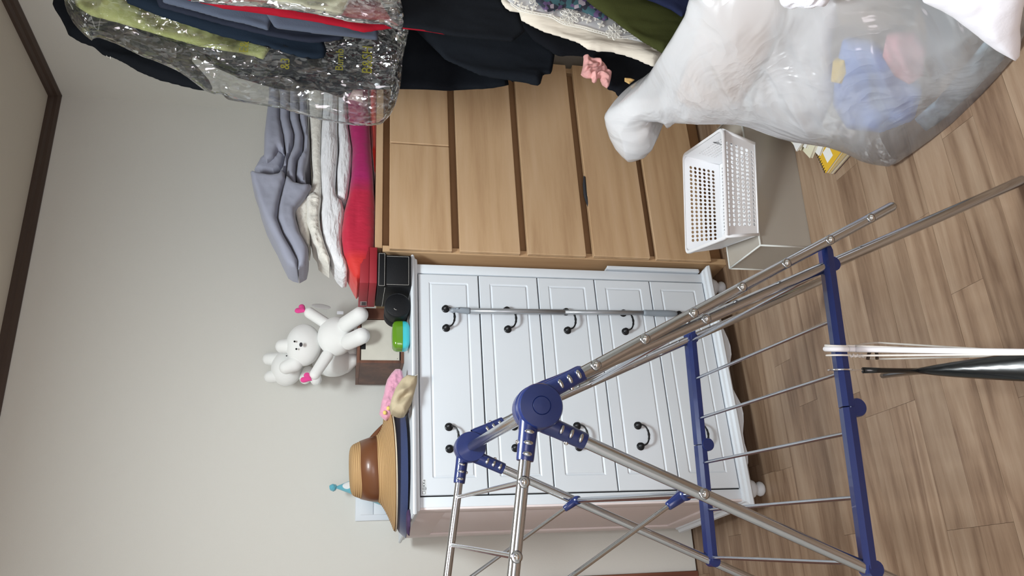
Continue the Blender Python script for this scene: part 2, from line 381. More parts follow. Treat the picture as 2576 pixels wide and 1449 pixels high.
# door casing on the back wall, left of the wall end (laid over the wall reveal) and the leaf behind it
dr = empty('door_1', (-1.43, .03, 0)); tag(dr, kind='structure')
for (x0, x1, z0, z1) in ((DX-.045, DX-.001, 0, 2.08), (-1.88, -1.835, 0, 2.08), (-1.835, DX-.045, 2.035, 2.08)):
    V, F = box_vf(x0, x1, -.018, .1, z0, z1, .003); mk('casing', V, F, M['casing'], dr, False)
V, F = box_vf(-1.833, DX-.047, .05, .09, .004, 2.033, .002); mk('door_leaf', V, F, M['casing'], dr, False)
for zz in ((.12, .95), (1.1, 1.93)):
    V, F = box_vf(-1.74, DX-.14, .042, .051, zz[0], zz[1], .004); mk('door_panel', V, F, M['casing'], dr, False)
V, F = tube_vf([(-1.78, .05, 1.0), (-1.78, .0, 1.0), (-1.68, .0, 1.0)], .009); mk('door_handle', V, F, M['steel'], dr)
# unseen window assumed behind the camera, where the added fill light stands
wn = empty('window_1', (-1.0, YF+.01, 1.5)); tag(wn, kind='structure')
for (a, b, c, d) in ((-1.75, -.25, 2.0, 2.05), (-1.75, -.25, .95, 1.0), (-1.75, -1.7, 1.0, 2.0), (-.3, -.25, 1.0, 2.0), (-1.02, -.98, 1.0, 2.0)):
    V, F = box_vf(a, b, YF+.001, YF+.05, c, d, .004); mk('window_frame', V, F, M['white'], wn, False)
V, F = box_vf(-1.7, -.3, YF+.01, YF+.018, 1.0, 2.0); mk('pane', V, F, mat('window_glass', s2l(190, 205, 225), .08, spec=.8), wn, False)
# ceiling lamp fixture
cl = empty('ceiling_lamp', (-.62, -1.85, H), label='square white ceiling lamp above the drying rack', cat='lamp')
V, F = box_vf(-.86, -.38, -2.09, -1.61, H-.055, H-.001, .01); mk('lamp_body', V, F, M['white'], cl)
em = bpy.data.materials.new('lamp_diffuser'); em.use_nodes = True
eb_ = em.node_tree.nodes['Principled BSDF']; eb_.inputs['Emission Color'].default_value = (.93, .98, 1, 1); eb_.inputs['Emission Strength'].default_value = 14
V, F = box_vf(-.84, -.40, -2.07, -1.63, H-.062, H-.056, .002); mk('diffuser', V, F, em, cl)
# light switch
sw = empty('light_switch', (-.73, 0, 1.135), label='white two-gang wall light switch behind the hats', cat='light switch')
a = aty(893, 1312, 0); b_ = aty(984, 1312, 0)
zt, zb2, xl = a[2], b_[2], a[0]
V, F = box_vf(xl, xl+.118, -.010, -.0005, zb2, zt, .003); mk('switch_plate', V, F, M['white'], sw)
zm = (zt+zb2)/2
for k, (z0, z1) in enumerate(((zm+.001, zt-.018), (zb2+.018, zm-.001))):
    V, F = box_vf(xl+.02, xl+.098, -.0135, -.0095, z0, z1, .0015); mk('rocker', V, F, M['white'], sw)

# ------------------------------------------------------------------ beech chest (six drawers, five rows)
Yf = -0.5869; thM = 0.0476; WM = 0.8196; TM = frame_T((0, Yf, 0), thM)
def MP(x, y, z): return np.array(TM @ Vector((x, y, z)))
ch = empty('chest_of_drawers', tuple(TM @ Vector((WM/2, .24, 0))), thM, 'beech veneer chest with five rows of handleless drawers and folded bedding on top', 'chest of drawers')
def mb(name, a, m, bev=.0015, parent=ch): V, F = box_vf(*a, bev, 1, TM); return mk(name, V, F, m, parent, False)
mb('side_panel', (0, .022, 0, .475, 0, 1.205), M['beechside'])
mb('side_panel', (WM-.022, WM, 0, .475, 0, 1.205), M['beechside'])
mb('top_panel', (.012, WM-.0, .0, .48, 1.206, 1.23), M['beech'])
mb('back_panel', (.022, WM-.022, .462, .47, .05, 1.205), M['beechdark'])
z1, p, hh = 1.1845, .2286, .2036
mb('top_rail', (.022, WM-.022, .03, .05, z1-.03, 1.205), M['beechdark'])
for i in range(5):
    zt_ = z1-i*p
    if i: mb('rail', (.022, WM-.022, .02, .04, zt_-.012, zt_+p-hh+.012), M['beechdark'])
    spans = ((.0015, WM/2-.0025), (WM/2+.0025, WM-.0015)) if i == 0 else ((.0015, WM-.0015),)
    for (x0, x1) in spans:
        dy = -.004 if i == 3 else 0
        f = mb('drawer', (x0, x1, -.02+dy, -.001+dy, zt_-hh, zt_), M['beech'], .002)
mb('plinth', (.022, WM-.022, .03, .05, .0, .045), M['beechdark'])
mb('drawer_floor', (.024, WM-.024, .05, .45, .05, .06), M['beechdark'])
# dark strap peeping out of a drawer gap
pts = [aty(x, y, Yf+.004) for x, y in ((1465, 447), (1463, 470), (1465, 495), (1471, 515), (1477, 528), (1480, 522), (1475, 495), (1472, 470), (1470, 450))]
o = puff('strap', pts, mat('dark_strap_cloth', s2l(44, 46, 52), .8, bump=.2), None, 30, .004, .002, .01); o.location.y -= .014
tag(o, 'dark grey strap poking out of a gap between the beech drawers', 'strap')

# ------------------------------------------------------------------ white five-drawer dresser
xr, xl2, yw, thD = -.0695, -.7797, -.5791, .06
zd0, pd = 1.092, .1987
TD = frame_T((xr, yw, 0), thD); wd = xl2-xr
def DP(x, y, z): return np.array(TD @ Vector((x, y, z)))
dd = empty('dresser', tuple(TD @ Vector((wd/2, .27, 0))), thD, 'white five-drawer dresser with black drop handles and scalloped apron', 'dresser')
def db(name, a, m=None, bev=.002, parent=dd, seg=2): V, F = box_vf(*a, bev, seg, TD); o = mk(name, V, F, m or M['white'], parent, True); return sharp(o)
xa, xb = wd-.032, .034          # outer body
ztop = 1.1145
DEP = .55
db('side_panel', (xa, xa+.018, .004, DEP, .06, ztop-.0212), M['whiteside'])
db('side_panel', (xb-.018, xb, .004, DEP, .06, ztop-.0212), M['whiteside'])
db('side_stile', (xa-.006, xa+.004, .004, .06, .06, ztop-.0212), M['whiteside'])
db('side_stile', (xa-.006, xa+.004, DEP-.06, DEP, .06, ztop-.0212), M['whiteside'])
db('side_rail', (xa-.006, xa+.004, .06, DEP-.06, .06, .15), M['whiteside'])
db('side_rail', (xa-.006, xa+.004, .06, DEP-.06, ztop-.10, ztop-.0212), M['whiteside'])
db('back_panel', (xa+.01, xb-.01, DEP-.01, DEP, .06, ztop-.03))
db('stile', (xa, wd-.0022, .002, .02, .06, ztop-.0212))
db('stile', (.0022, xb, .002, .02, .06, ztop-.0212))
db('gap_shade_panel', (wd-.004, .004, .0115, .016, .08, ztop-.0212), M['gap'], 0)  # black sheet, puts the shade inside the drawer gaps into colour
# top with ogee edge
xt0, xt1 = -.8326-xr, -.0182-xr
prof = [(-.012, -.028), (-.016, -.024), (-.016, -.018), (-.024, -.012), (-.028, -.006), (-.026, 0)]
def ring(off, z): return [DP(xt0-off+.0, -.0-(.0)+off*0-.004+off*0, z)] 
V = []; F = []
loops = [(0.004, -.0215), (.010, -.0195), (.012, -.0135), (.020, -.009), (.022, -.004), (.019, 0)]
for (o_, z) in loops:
    V += [DP(xa-o_-.0, -o_, ztop+z), DP(xb+o_, -o_, ztop+z), DP(xb+o_, DEP+.005, ztop+z), DP(xa-o_, DEP+.005, ztop+z)]
n = len(loops)
for i in range(n-1):
    for k in range(4): F.append([i*4+k, i*4+(k+1) % 4, (i+1)*4+(k+1) % 4, (i+1)*4+k])
F += [[3, 2, 1, 0], [4*(n-1)+k for k in range(4)]]
o = mk('top_board', V, F, M['white'], dd, False)
# base moulding
V = []; F = []
loops = [(.002, .0975), (.010, .095), (.012, .088), (.021, .084), (.023, .074), (.019, .069)]
for (o_, z) in loops:
    V += [DP(xa-o_, -o_, z), DP(xb+o_, -o_, z), DP(xb+o_, DEP-.002, z), DP(xa-o_, DEP-.002, z)]
for i in range(n-1):
    for k in range(4): F.append([i*4+k, (i+1)*4+k, (i+1)*4+(k+1) % 4, i*4+(k+1) % 4])
F += [[0, 1, 2, 3], [4*(n-1)+k for k in range(4)][::-1]]
mk('base_moulding', V, F, M['white'], dd, False)
# scalloped apron
ap_y = -.008
pix = [(1806, 806), (1816, 823), (1832, 850), (1840, 875), (1843, 900), (1840, 930), (1836, 952), (1838, 968), (1850, 990), (1864, 1016), (1870, 1040), (1871, 1060), (1869, 1090), (1873, 1115), (1881, 1140), (1882, 1165), (1878, 1178), (1880, 1188)]
Dn = np.array(TD.to_3x3() @ Vector((0, 1, 0)))
low = []
for (a, b) in pix:
    q = atp(a, b, DP(0, ap_y, 0), Dn); l = TD.inverted() @ Vector(q); low.append((l.x, l.z))
xm = wd/2; half = [q for q in low]
# mirror the measured left half for the right
full = [q for q in low if q[0] < xm+.02]
full = sorted(full); ml = [(2*xm-x, z) for x, z in full][::-1]
curve = [(xa+.03, .068)]+[(x, min(max(z, .014), .068)) for x, z in full if x > xa+.03]+[(x, min(max(z, .014), .068)) for x, z in ml if x < xb-.03 and x > max(q[0] for q in full)+.004]+[(xb-.03, .068)]
V = []; F = []
for y in (ap_y, ap_y+.016):
    for x, z in curve: V.append(DP(x, y, .072))
    for x, z in curve: V.append(DP(x, y, z))
c = len(curve)
for i in range(c-1):
    F += [[i, i+1, c+i+1, c+i][::-1], [2*c+i, 2*c+i+1, 3*c+i+1, 3*c+i], [c+i, c+i+1, 3*c+i+1, 3*c+i][::-1]]
mk('apron', V, F, M['white'], dd, False)
# turned feet
for fx, fy in ((xa+.035, .035), (xb-.035, .035), (xa+.035, DEP-.05), (xb-.035, DEP-.05)):
    q = DP(fx, fy, 0)
    V, F = lathe_vf([(.0, 0), (.016, .001), (.021, .006), (.023, .013), (.0205, .020), (.015, .0245), (.0165, .028), (.026, .036), (.030, .046), (.029, .060), (.024, .070)], q, seg=28)
    mk('foot', V, F, M['white'], dd)
# drawers with routed grooves and drop handles
def handle(cx, zc, parent, T):
    mbk = MB(); hy = 0.0
    for s in (-1, 1):
        q = np.array(T @ Vector((cx+s*.033, hy+.0015, zc)))
        ax = np.array(T.to_3x3() @ Vector((0, -1, 0)))
        V, F = lathe_vf([(.0, -.001), (.0125, -.001), (.0125, .003), (.0095, .005), (.0085, .009), (.010, .013), (.006, .018), (.0, .020)], q, ax, 20); mbk.add(V, F)
    P = []
    for k in range(25):
        t = k/24; a = math.pi*t
        x = cx-.033*math.cos(a)*(1.0+.0*t); z = zc-.026*math.sin(a)**.7
        y = hy-.014-.004*math.sin(a); P.append(np.array(T @ Vector((x, y, z))))
    rr = [.0026+.0016*(math.exp(-((k/24-.5)/.05)**2))+.0012*(math.exp(-((k/24-.38)/.03)**2)+math.exp(-((k/24-.62)/.03)**2)) for k in range(25)]
    V, F = tube_vf(P, rr, 8); mbk.add(V, F)
    return mbk.build('handle', M['black'], parent)
for i in range(5):
    zt_ = zd0-i*pd-.0019; zb_ = zd0-(i+1)*pd+.0019
    x0, x1 = wd+.002, -.002
    # front built as a grid with a V groove rectangle
    gx0, gx1, gz0, gz1 = x0+.052, x1-.033, zb_+.037, zt_-.038
    g = .0045; yF = 0.0
    xs = [x0, x0+.002, gx0-g, gx0, gx0+g, gx1-g, gx1, gx1+g, x1-.002, x1]; zs = [zb_, zb_+.002, gz0-g, gz0, gz0+g, gz1-g, gz1, gz1+g, zt_-.002, zt_]
    V = []; F = []
    def yy(ix, iz):
        if ix in (0, 9) or iz in (0, 9): return yF+.002
        on = (ix in (3, 6) and 3 <= iz <= 6) or (iz in (3, 6) and 3 <= ix <= 6)
        return yF+.0035 if on else yF
    for ix in range(10):
        for iz in range(10): V.append(DP(xs[ix], yy(ix, iz), zs[iz]))
    for ix in range(9):
        for iz in range(9): F.append([ix*10+iz, (ix+1)*10+iz, (ix+1)*10+iz+1, ix*10+iz+1])
    b0 = len(V)
    V += [DP(x0, 0.011, zb_), DP(x1, 0.011, zb_), DP(x1, 0.011, zt_), DP(x0, 0.011, zt_)]
    F.append([b0+3, b0+2, b0+1, b0])
    V += [DP(x0, yF+.002, zb_), DP(x1, yF+.002, zb_), DP(x1, yF+.002, zt_), DP(x0, yF+.002, zt_)]
    for k in range(4): F.append([b0+4+k, b0+k, b0+(k+1) % 4, b0+4+(k+1) % 4])
    dw = mk('drawer', V, F, M['white'], dd, False)
    zc = (zt_+zb_)/2+.012
    for cx in (-.158, wd+.158+.01): handle(cx, zc, dw, TD)
# sticker with handwriting on the top drawer

sx, sz = (wd+.003, wd+.048), (zd0-.017, zd0-.005)
st = db('sticker', (sx[0], sx[1], -.0006, .0010, sz[0], sz[1]), mat('sticker_paper', s2l(225, 230, 232), .6), 0)
st.parent = dd
Tt = TD @ Matrix.Translation((sum(sx)/2, -.0009, sum(sz)/2)) @ Matrix.Rotation(math.pi/2, 4, 'X')
text_mesh('\u25a1@KKe', .0115, mat('sticker_ink', s2l(50, 55, 62), .7), 'lettering', dd, Tt, .0002)

# white folded panel wedged between dresser and beech chest
T2 = TD
xw0 = xb+.001; 
a = TD.inverted() @ Vector(atp(1523, 672, DP(0, .01, 0), Dn)); b_ = TD.inverted() @ Vector(atp(1760, 682, DP(0, .01, 0), Dn))
wp = empty('tray', DP(xb+.01, .2, 0), thD, 'thin white tray stored upright between dresser and beech chest', 'tray')
V, F = box_vf(xb+.0035, xb+.0055, -.006, .30, .11, a.z, .0007, 1, TD); mk('tray_base', V, F, M['white'], wp, False)
V, F = box_vf(xb+.0035, xb+.015, -.008, -.004, .11, a.z, .0015, 2, TD); mk('tray_rim', V, F, M['white'], wp, False)
V, F = box_vf(xb+.0035, xb+.015, -.006, .30, .106, .110, .0015, 2, TD); mk('tray_rim', V, F, M['white'], wp, False)
V, F = box_vf(xb+.0035, xb+.013, -.006, .30, a.z-.002, a.z, .0007, 1, TD); mk('tray_rim', V, F, M['white'], wp, False)

# grey telescopic pole hooked on the drawer handles
pe = empty('telescopic_pole', DP(-.16, -.045, .3), thD, 'grey telescopic pole hanging upright on the dresser handles', 'pole')
def onF(px, py, dy): return atp(px, py, DP(0, dy, 0), Dn)
pa, pb, pc, pdn = onF(1140, 783, -.029), onF(1179, 782, -.029), onF(1626, 787, -.024), onF(1701, 789, -.024)
V, F = tube_vf([pb, onF(1420, 785, -.0265)], .0088, 16); mk('lower_tube', V, F, M['poleg'], pe)
V, F = tube_vf([onF(1418, 785, -.0265), pc], .0078, 16); mk('upper_tube', V, F, M['poleg'], pe)
P = [onF(x, y, -.024) for x, y in ((1618, 787), (1624, 787), (1628, 787), (1645, 787.5), (1680, 788.5), (1698, 789), (1703, 789))]
V, F = tube_vf(P, [.0095, .0105, .0098, .0105, .0112, .0095, .005], 16); mk('grip', V, F, M['greyplastic'], pe)
P = [onF(x, y, -.029) for x, y in ((1131, 783), (1134, 783), (1136, 782), (1140, 781), (1147, 780), (1158, 780), (1178, 782), (1182, 782))]
V, F = tube_vf(P, [.003, .003, .0075, .0085, .0075, .010, .0105, .0095], 16); mk('end_fitting', V, F, M['greyplastic'], pe)
V, F = tube_vf([onF(1148, 776, -.037), onF(1156, 777, -.035)], .004, 10); mk('release_button', V, F, M['greyplastic'], pe)
# ------------------------------------------------------------------ steel clothes airer
RA = np.array([-0.7835, -1.7677, 1.0346]); psi = 1.4753; RL_ = 0.6612
Wd = np.array([math.cos(psi), math.sin(psi), 0]); RW = RL_*Wd
_a = psi-math.pi/2+.0362; RS = np.array([math.cos(_a), math.sin(_a), -.023]); RU = np.array([0, 0, 1.])
def rp(s, h, t=0): return RA+s*RS+h*RU+t*Wd
tL, tR, oL, oR, pL, pR = .4195, .4041, -.0223, .0073, .1272, -1.0926
wl, wo = .0079, -.012
def Lp(d, far, off=0): return rp(oL-d*math.sin(tL), -d*math.cos(tL), (RL_-wl-off if far else wl+off))
def Rp(d, far, off=0): return rp(oR+d*math.sin(tR), -d*math.cos(tR), (RL_-wl-off if far else wl+off))
def WLp(d, far, off=0): return rp(-d*math.cos(pL), d*math.sin(pL), (RL_-wo-off if far else wo+off))
def WRp(d, far, off=0): return rp(d*math.cos(pR), d*math.sin(pR), (RL_-wo-off if far else wo+off))
rack = empty('drying_rack', (RA[0]+RW[0]/2, RA[1]+RW[1]/2, 0), 0, 'folding stainless steel drying rack with navy blue plastic joints in the foreground', 'drying rack')
def tb(name, pts, r, m, parent=rack, seg=14): V, F = tube_vf(pts, r, seg); o = mk(name, V, F, m, parent); return sharp(o, 50)
HUB = (-.011, -.0115)
for far in (0, 1):
    t0 = RL_ if far else 0; sgn = 1 if far else -1
    # legs, wings
    dl = (RA[2]-.006)/math.cos(tL); dr_ = (RA[2]+.004)/math.cos(tR)
    lg = tb('leg', [Lp(.03, far), Lp(dl-.0, far)], .0100, M['steel']); lg2 = tb('leg', [Rp(.03, far), Rp(dr_, far)], .0100, M['steel'])
    for q, l_ in ((Lp(dl, far), lg), (Rp(dr_, far), lg2)):
        V, F = lathe_vf([(0, -.003), (.0106, -.003), (.0110, -.001), (.0110, .004), (0, .006)], q, (0, 0, 1), 16); mk('end_cap', V, F, M['steel'], l_)
    wgl = tb('wing_tube', [WLp(.03, far), WLp(.79, far)], .0092, M['steel']); wgr = tb('wing_tube', [WRp(.03, far), WRp(.785, far), WRp(.7905, far), WRp(.793, far)], [.0092, .0092, .0075, .003], M['steel'])
    # hub discs
    c = rp(HUB[0], HUB[1], t0)
    ax = Wd*(1 if far else -1)
    V, F = lathe_vf([(0, -.024), (.033, -.024), (.0345, -.022), (.0345, -.010), (.0325, -.0085), (.0325, -.0065), (.0355, -.005), (.0355, .004), (.0335, .0055), (.0335, .0075), (.0345, .009), (.0348, .026), (.0325, .0305), (.0145, .0322), (.0138, .0312), (.0130, .0325), (0, .0332)], c, ax, 48)
    hb = mk('hub', V, F, M['blue'], rack); sharp(hb, 50)
    # sleeves with oval slots showing the tube
    for fn, r0, r1, off in ((WLp, .026, .092, 0), (WRp, .026, .092, 0), (Lp, .03, .098, 0), (Rp, .03, .098, 0)):
        p0 = fn(r0, far); p1 = fn(r1, far); d = (p1-p0)/np.linalg.norm(p1-p0)
        base = fn(.020, far)
        V, F = tube_vf([base, fn(r0, far), fn(r0+.02, far), fn(r1-.003, far), p1, p1, fn(r1-.004, far)], [.0150, .0152, .0142, .0134, .0128, .0105, .0100], 20, cap=False)
        sl = mk('sleeve', V, F, M['blue'], rack); sharp(sl, 45)
        side = np.cross(d, ax); side /= np.linalg.norm(side)
        out = np.cross(side, d); out = out if np.dot(out, ax) > 0 else -out
        R3 = np.stack([d, side, out], 1)
        for s_ in (1, -1):
            mbs = MB(); mbd = MB()
            for k in range(3):
                q = fn(r0+.024+k*.0165, far)+out*s_*.0122
                V, F = sphere_vf(q, (.0040, .0078, .0030), 12, 8, R3); mbs.add(V, F)
                V, F = sphere_vf(q-out*s_*.0004, (.0052, .0092, .0024), 12, 8, R3); mbd.add(V, F)
            mbd.build('slot_rim', M['blue'], sl); mbs.build('slot', M['steel'], sl)
        # locking button on the side
        V, F = sphere_vf(fn(r0+.04, far)+side*.0135, .004, 10, 8); mk('button', V, F, M['rivet'], sl)
# top axle
tb('axle', [rp(HUB[0], HUB[1], .022), rp(HUB[0], HUB[1], RL_-.030), rp(HUB[0], HUB[1], RL_-.018)], [.0105, .0105, .0075], M['steel'])
def rung(name, a, b, r, rv=True, parent=rack):
    o = tb(name, [a, b], r, M['steel'], parent, 10)
    return o
def rivet(q, ax, parent=rack, r=.0052):
    V, F = sphere_vf(q, (r, r, r*.8), 14, 10); mk('rivet', V, F, M['rivet'], parent)
    V, F = lathe_vf([(r*1.15, -.001), (r*1.6, 0), (r*1.75, .0008), (r*1.2, .0014)], q+ax*(-.001), ax, 18); mk('rivet_ring', V, F, M['steel'], parent)
for d in [.1233+.1042*k for k in range(7)]:
    rg = rung('rung', WLp(d, 0, .004), WLp(d, 1, .004), .0042); rivet(WLp(d, 0, -.0096), -Wd, rg)
for d in (.1169, .2124, .3121, .4168, .5176, .6217, .7238):
    rg = rung('rung', WRp(d, 0, .004), WRp(d, 1, .004), .0036); rivet(WRp(d, 0, -.0096), -Wd, rg)
# cross rod between the left legs and its struts to the left wing
cr_ = rung('cross_rod', Lp(.302, 0), Lp(.2815, 1), .0062); rivet(Lp(.302, 0, -.0104), -Wd, cr_)
cr2 = rung('cross_rod', Rp(.335, 0), Rp(.335, 1), .0055); rivet(Rp(.335, 0, -.0104), -Wd, cr2)
def lerp(a, b, t): return a+(b-a)*t
A0, A1 = Lp(.302, 0), Lp(.2815, 1); B0, B1 = WLp(.3317, 0), WLp(.3317, 1)
for t in (.10, .975):
    a = lerp(A0, A1, t); b = lerp(B0, B1, t)
    sr = tb('strut', [a, b], .0040, M['steel'])
    d = (b-a)/np.linalg.norm(b-a); 
    for q, dd_ in ((a, d), (b, -d)):
        V, F = tube_vf([q-dd_*.004, q+dd_*.010, q+dd_*.034, q+dd_*.036], [.0098, .0092, .0072, .005], 14); mk('clip', V, F, M['blue'], sr)
        V, F = tube_vf([q-Wd*.012, q+Wd*.012], .0098, 14); mk('clip_ring', V, F, M['blue'], sr)
for t in (.9,):
    a = Rp(.335, 1, .02)
# lower tier: two hinged navy channel bars and the rungs between them
barN = (Rp(.6072, 0), Lp(.6017, 0)); barF = (Rp(.6348, 1), Lp(.6424, 1))
def bar(p, q, far):
    d = (q-p); L = np.linalg.norm(d); d /= L; up = np.array([0, 0, 1.]); up = up-d*np.dot(up, d); up /= np.linalg.norm(up); sd = np.cross(d, up)
    inn = Wd*(-1 if far else 1); sd = sd if np.dot(sd, inn) > 0 else -sd
    e = -.022; parts = []
    grp = []
    for (a, b, nm) in ((e-.016, L/2-.001, 0), (L/2+.001, L-e*0+.008, 1)):
        # angle profile: top flange leaning inward and outer web, open below
        pr = [(-.014, -.006), (-.015, .006), (-.008, .013), (.008, .010), (.015, .002), (.015, -.010), (.012, -.012), (.012, 0), (.006, .0065), (-.008, .009), (-.0115, .004), (-.0115, -.006)]
        V = []; k = len(pr)
        tapers = [a, a+.012, b-.012, b] if nm == 0 else [a, a+.012, b-.01, b]
        for ti, t in enumerate(tapers):
            s = .75 if (ti == 0 and nm == 0) or (ti == 3 and nm == 1) else 1
            for x, y in pr: V.append(p+d*t+sd*x*s+up*y*s)
        F = []
        for i in range(3):
            for j in range(k): F.append([i*k+j, i*k+(j+1) % k, (i+1)*k+(j+1) % k, (i+1)*k+j])
        F += [list(range(k))[::-1], [3*k+j for j in range(k)]]
        o = mk('side_bar', V, F, M['blue'], rack); sharp(o, 25); grp.append(o)
    # hinge
    hc = p+d*(L/2)-up*.014+sd*(.010 if far else -.004)
    V, F = lathe_vf([(.004, -.008), (.0145, -.008), (.0158, -.006), (.0158, .006), (.0145, .008), (.004, .008)] if far else [(0, -.009), (.0145, -.009), (.0158, -.007), (.0158, .007), (.0145, .009), (0, .009)], hc, sd, 24)
    o = mk('hinge', V, F, M['blue'], rack); sharp(o, 50)
    for t in (0, L):
        V, F = tube_vf([p+d*t-up*.004-sd*.014, p+d*t-up*.004+sd*.014], .0135, 16); o = mk('leg_clip', V, F, M['blue'], rack); sharp(o, 50)
    return sd
bar(*barN, 0); bar(*barF, 1)
for t in (.01, .195, .38, .58, .785, .985):
    a = lerp(barN[0], barN[1], t); b = lerp(barF[0], barF[1], t)
    rung('shelf_rung', a+np.array([0, 0, -.001]), b+np.array([0, 0, -.001]), .0038)

# ------------------------------------------------------------------ hangers on the near lower bar
def hang(name, t, rz, thick, m_, pts2, label, group=None, hook_m=None, hook_pts=None):
    B = lerp(barN[0], barN[1], t); vd = B-CAM; az_ = math.atan2(vd[1], vd[0]); e = np.array([math.cos(az_+rz), math.sin(az_+rz), 0])
    c = B+np.array([0, 0, .016])
    o = empty(name, c, 0, label, 'hanger', group)
    return o, c, e
def P2(c, e, pts, off=0): n = np.array([-e[1], e[0], 0]); return [c+e*x+np.array([0, 0, z])+n*off for x, z in pts]
hook = [(-.017, -.022), (-.019, -.008), (-.014, .002), (-.004, .006), (.008, .004), (.014, -.006), (.010, -.022), (.003, -.036), (0, -.05)]
def full_hanger(t, rz, r, mt, label, lean=0, group=None, wid=.20, drop=.075, arm=True, low=.15):
    o, c, e = hang('clothes_hanger', t, rz, r, mt, None, label, group)
    V, F = tube_vf(spline(P2(c, e, hook), 5), r, 10); mk('hook', V, F, mt, o)
    body = [(0, -.05), (.03, -.075), (.11, -.145), (wid-.02, -.215), (wid, -.24), (wid-.012, -.255), (0, -.257), (-wid+.012, -.255), (-wid, -.24), (-wid+.02, -.215), (-.11, -.145), (-.03, -.075)]
    V, F = tube_vf(spline(P2(c, e, body), 6, True)+[P2(c, e, body)[0]], r*1.05, 10); mk('frame', V, F, mt, o)
    return o, c, e
mwp = mat('white_hanger_plastic', s2l(236, 236, 240), .35, spec=.5); mww = mat('white_coated_wire', s2l(228, 224, 218), .4)
full_hanger(.300, .0, .0048, mwp, 'thick white plastic hanger, nearest the right end of the rack bar', wid=.2)
full_hanger(.288, -.035, .0017, mww, 'thin white coated wire hanger hooked next to the thick white one')
o3, c3, e3 = full_hanger(.322, .03, .0016, mww, 'thin cream wire hanger between the white ones and the black one')
V, F = tube_vf([c3+np.array([.0022*math.cos(k*1.3), .0022*math.sin(k*1.3), -.036-.0016*k]) for k in range(18)], .0016, 8); mk('twisted_neck', V, F, mww, o3)
# broad black hanger with a chrome hook
o, c, e = hang('clothes_hanger', .372, .05, 0, None, None, 'broad black contoured hanger with a chrome wire hook')
V, F = tube_vf(spline(P2(c, e, [(-.015, -.026), (-.019, -.012), (-.015, .001), (-.004, .007), (.008, .004), (.013, -.008), (.010, -.026), (.005, -.045), (.003, -.066)]), 5), .0015, 10); mk('hook', V, F, M['rivet'], o)
mbk = mat('black_hanger_plastic', s2l(16, 20, 22), .25, coat=.3)
V, F = tube_vf(P2(c, e, [(.003, -.060), (.002, -.095), (0, -.135), (0, -.178)]), [.0055, .0045, .0042, .005], 12); mk('neck', V, F, mbk, o)
V = []; F = []; n_ = 17
nrm = np.array([-e[1], e[0], 0])
for i in range(n_):
    t = -1+2*i/(n_-1); x = t*.21; z = -.180-.075*abs(t)**1.2; hw = .006+.022*max(0, -t)**.8; hh2 = .007+.012*(1-abs(t))
    for k in range(10):
        a = 2*math.pi*k/10; V.append(c+e*x+nrm*hw*math.cos(a)+np.array([0, 0, z+hh2*math.sin(a)]))
for i in range(n_-1):
    for k in range(10): a = i*10+k; b = i*10+(k+1) % 10; F.append([a, b, b+10, a+10])
F += [list(range(10))[::-1], [(n_-1)*10+k for k in range(10)]]
mk('shoulder_bar', V, F, mbk, o)
# small dark hair clip caught between the hangers
q = lerp(barN[0], barN[1], .335)+np.array([0, 0, -.058])
mbc = MB(); V, F = tube_vf(spline([q+np.array([0, 0, .004]), q+np.array([.011, -.002, .0]), q+np.array([.018, -.003, -.008]), q+np.array([.012, -.003, -.014]), q+np.array([0, -.002, -.013])], 4), .003, 8); mbc.add(V, F)
o = mbc.build('hair_clip', mat('tortoise_plastic', s2l(60, 48, 40), .25), None); tag(o, 'small dark brown clip caught on the necks of the hangers', 'clip')
# ------------------------------------------------------------------ things on the dresser
ZT = ztop+.0006
def zfind(b, px, py):
    """height at which the vertical line over b meets the sight line"""
    d = ray(px, py); bx = np.array(b[:2])-CAM[:2]; t = np.dot(bx, d[:2])/np.dot(d[:2], d[:2]); return CAM[2]+d[2]*t
def obox(O, u, v, h, bev=.002, seg=2, z0=None):
    """box from corner O, edge vectors u, v (horizontal), height h"""
    O = np.array(O, float); lu = np.linalg.norm(u); lv = np.linalg.norm(v); eu = u/lu
    T = Matrix(((eu[0], -eu[1], 0, O[0]), (eu[1], eu[0], 0, O[1]), (0, 0, 1, O[2]), (0, 0, 0, 1)))
    s = 1 if (eu[0]*v[1]-eu[1]*v[0]) > 0 else -1
    return box_vf(0, lu, 0 if s > 0 else -lv, lv if s > 0 else 0, 0, h, bev, seg, T)
def subbox(O, eu, ev, x0, x1, y0, y1, z0, z1, bev=.001, seg=2):
    T = Matrix(((eu[0], ev[0], 0, O[0]), (eu[1], ev[1], 0, O[1]), (0, 0, 1, O[2]), (0, 0, 0, 1)))
    return box_vf(x0, x1, y0, y1, z0, z1, bev, seg, T)
# wooden box with a pale sliding front
fl_ = atz(1016, 913.7, ZT); bl_ = atz(1000, 975, ZT); hbx = zfind(fl_, 898, 910.6)-ZT
ev = bl_-fl_; ev[2] = 0; LV = min(np.linalg.norm(ev), .275); ev /= np.linalg.norm(ev); eu = np.array([ev[1], -ev[0], 0])
LU = .20
mwal = wood('walnut', s2l(72, 44, 34), s2l(98, 64, 50), s2l(120, 80, 62), 'X', 1.2, .5, 0, .6); mply = mat('pale_plywood', s2l(206, 203, 190), .7, vary=.08, vscale=14)
wb_ = empty('wooden_box', fl_+eu*LU/2+ev*LV/2, 0, 'dark walnut wooden box with a pale panel front under the plush toys', 'box')
for a in ((0, LU, 0, LV, 0, .010), (0, LU, 0, LV, hbx-.010, hbx), (0, .010, 0, LV, .0101, hbx-.0101), (LU-.04, LU, 0, LV, .0101, hbx-.0101), (.010, LU-.04, LV-.01, LV, .0101, hbx-.0101)):
    V, F = subbox(fl_, eu, ev, *a); mk('board', V, F, mwal, wb_, False)
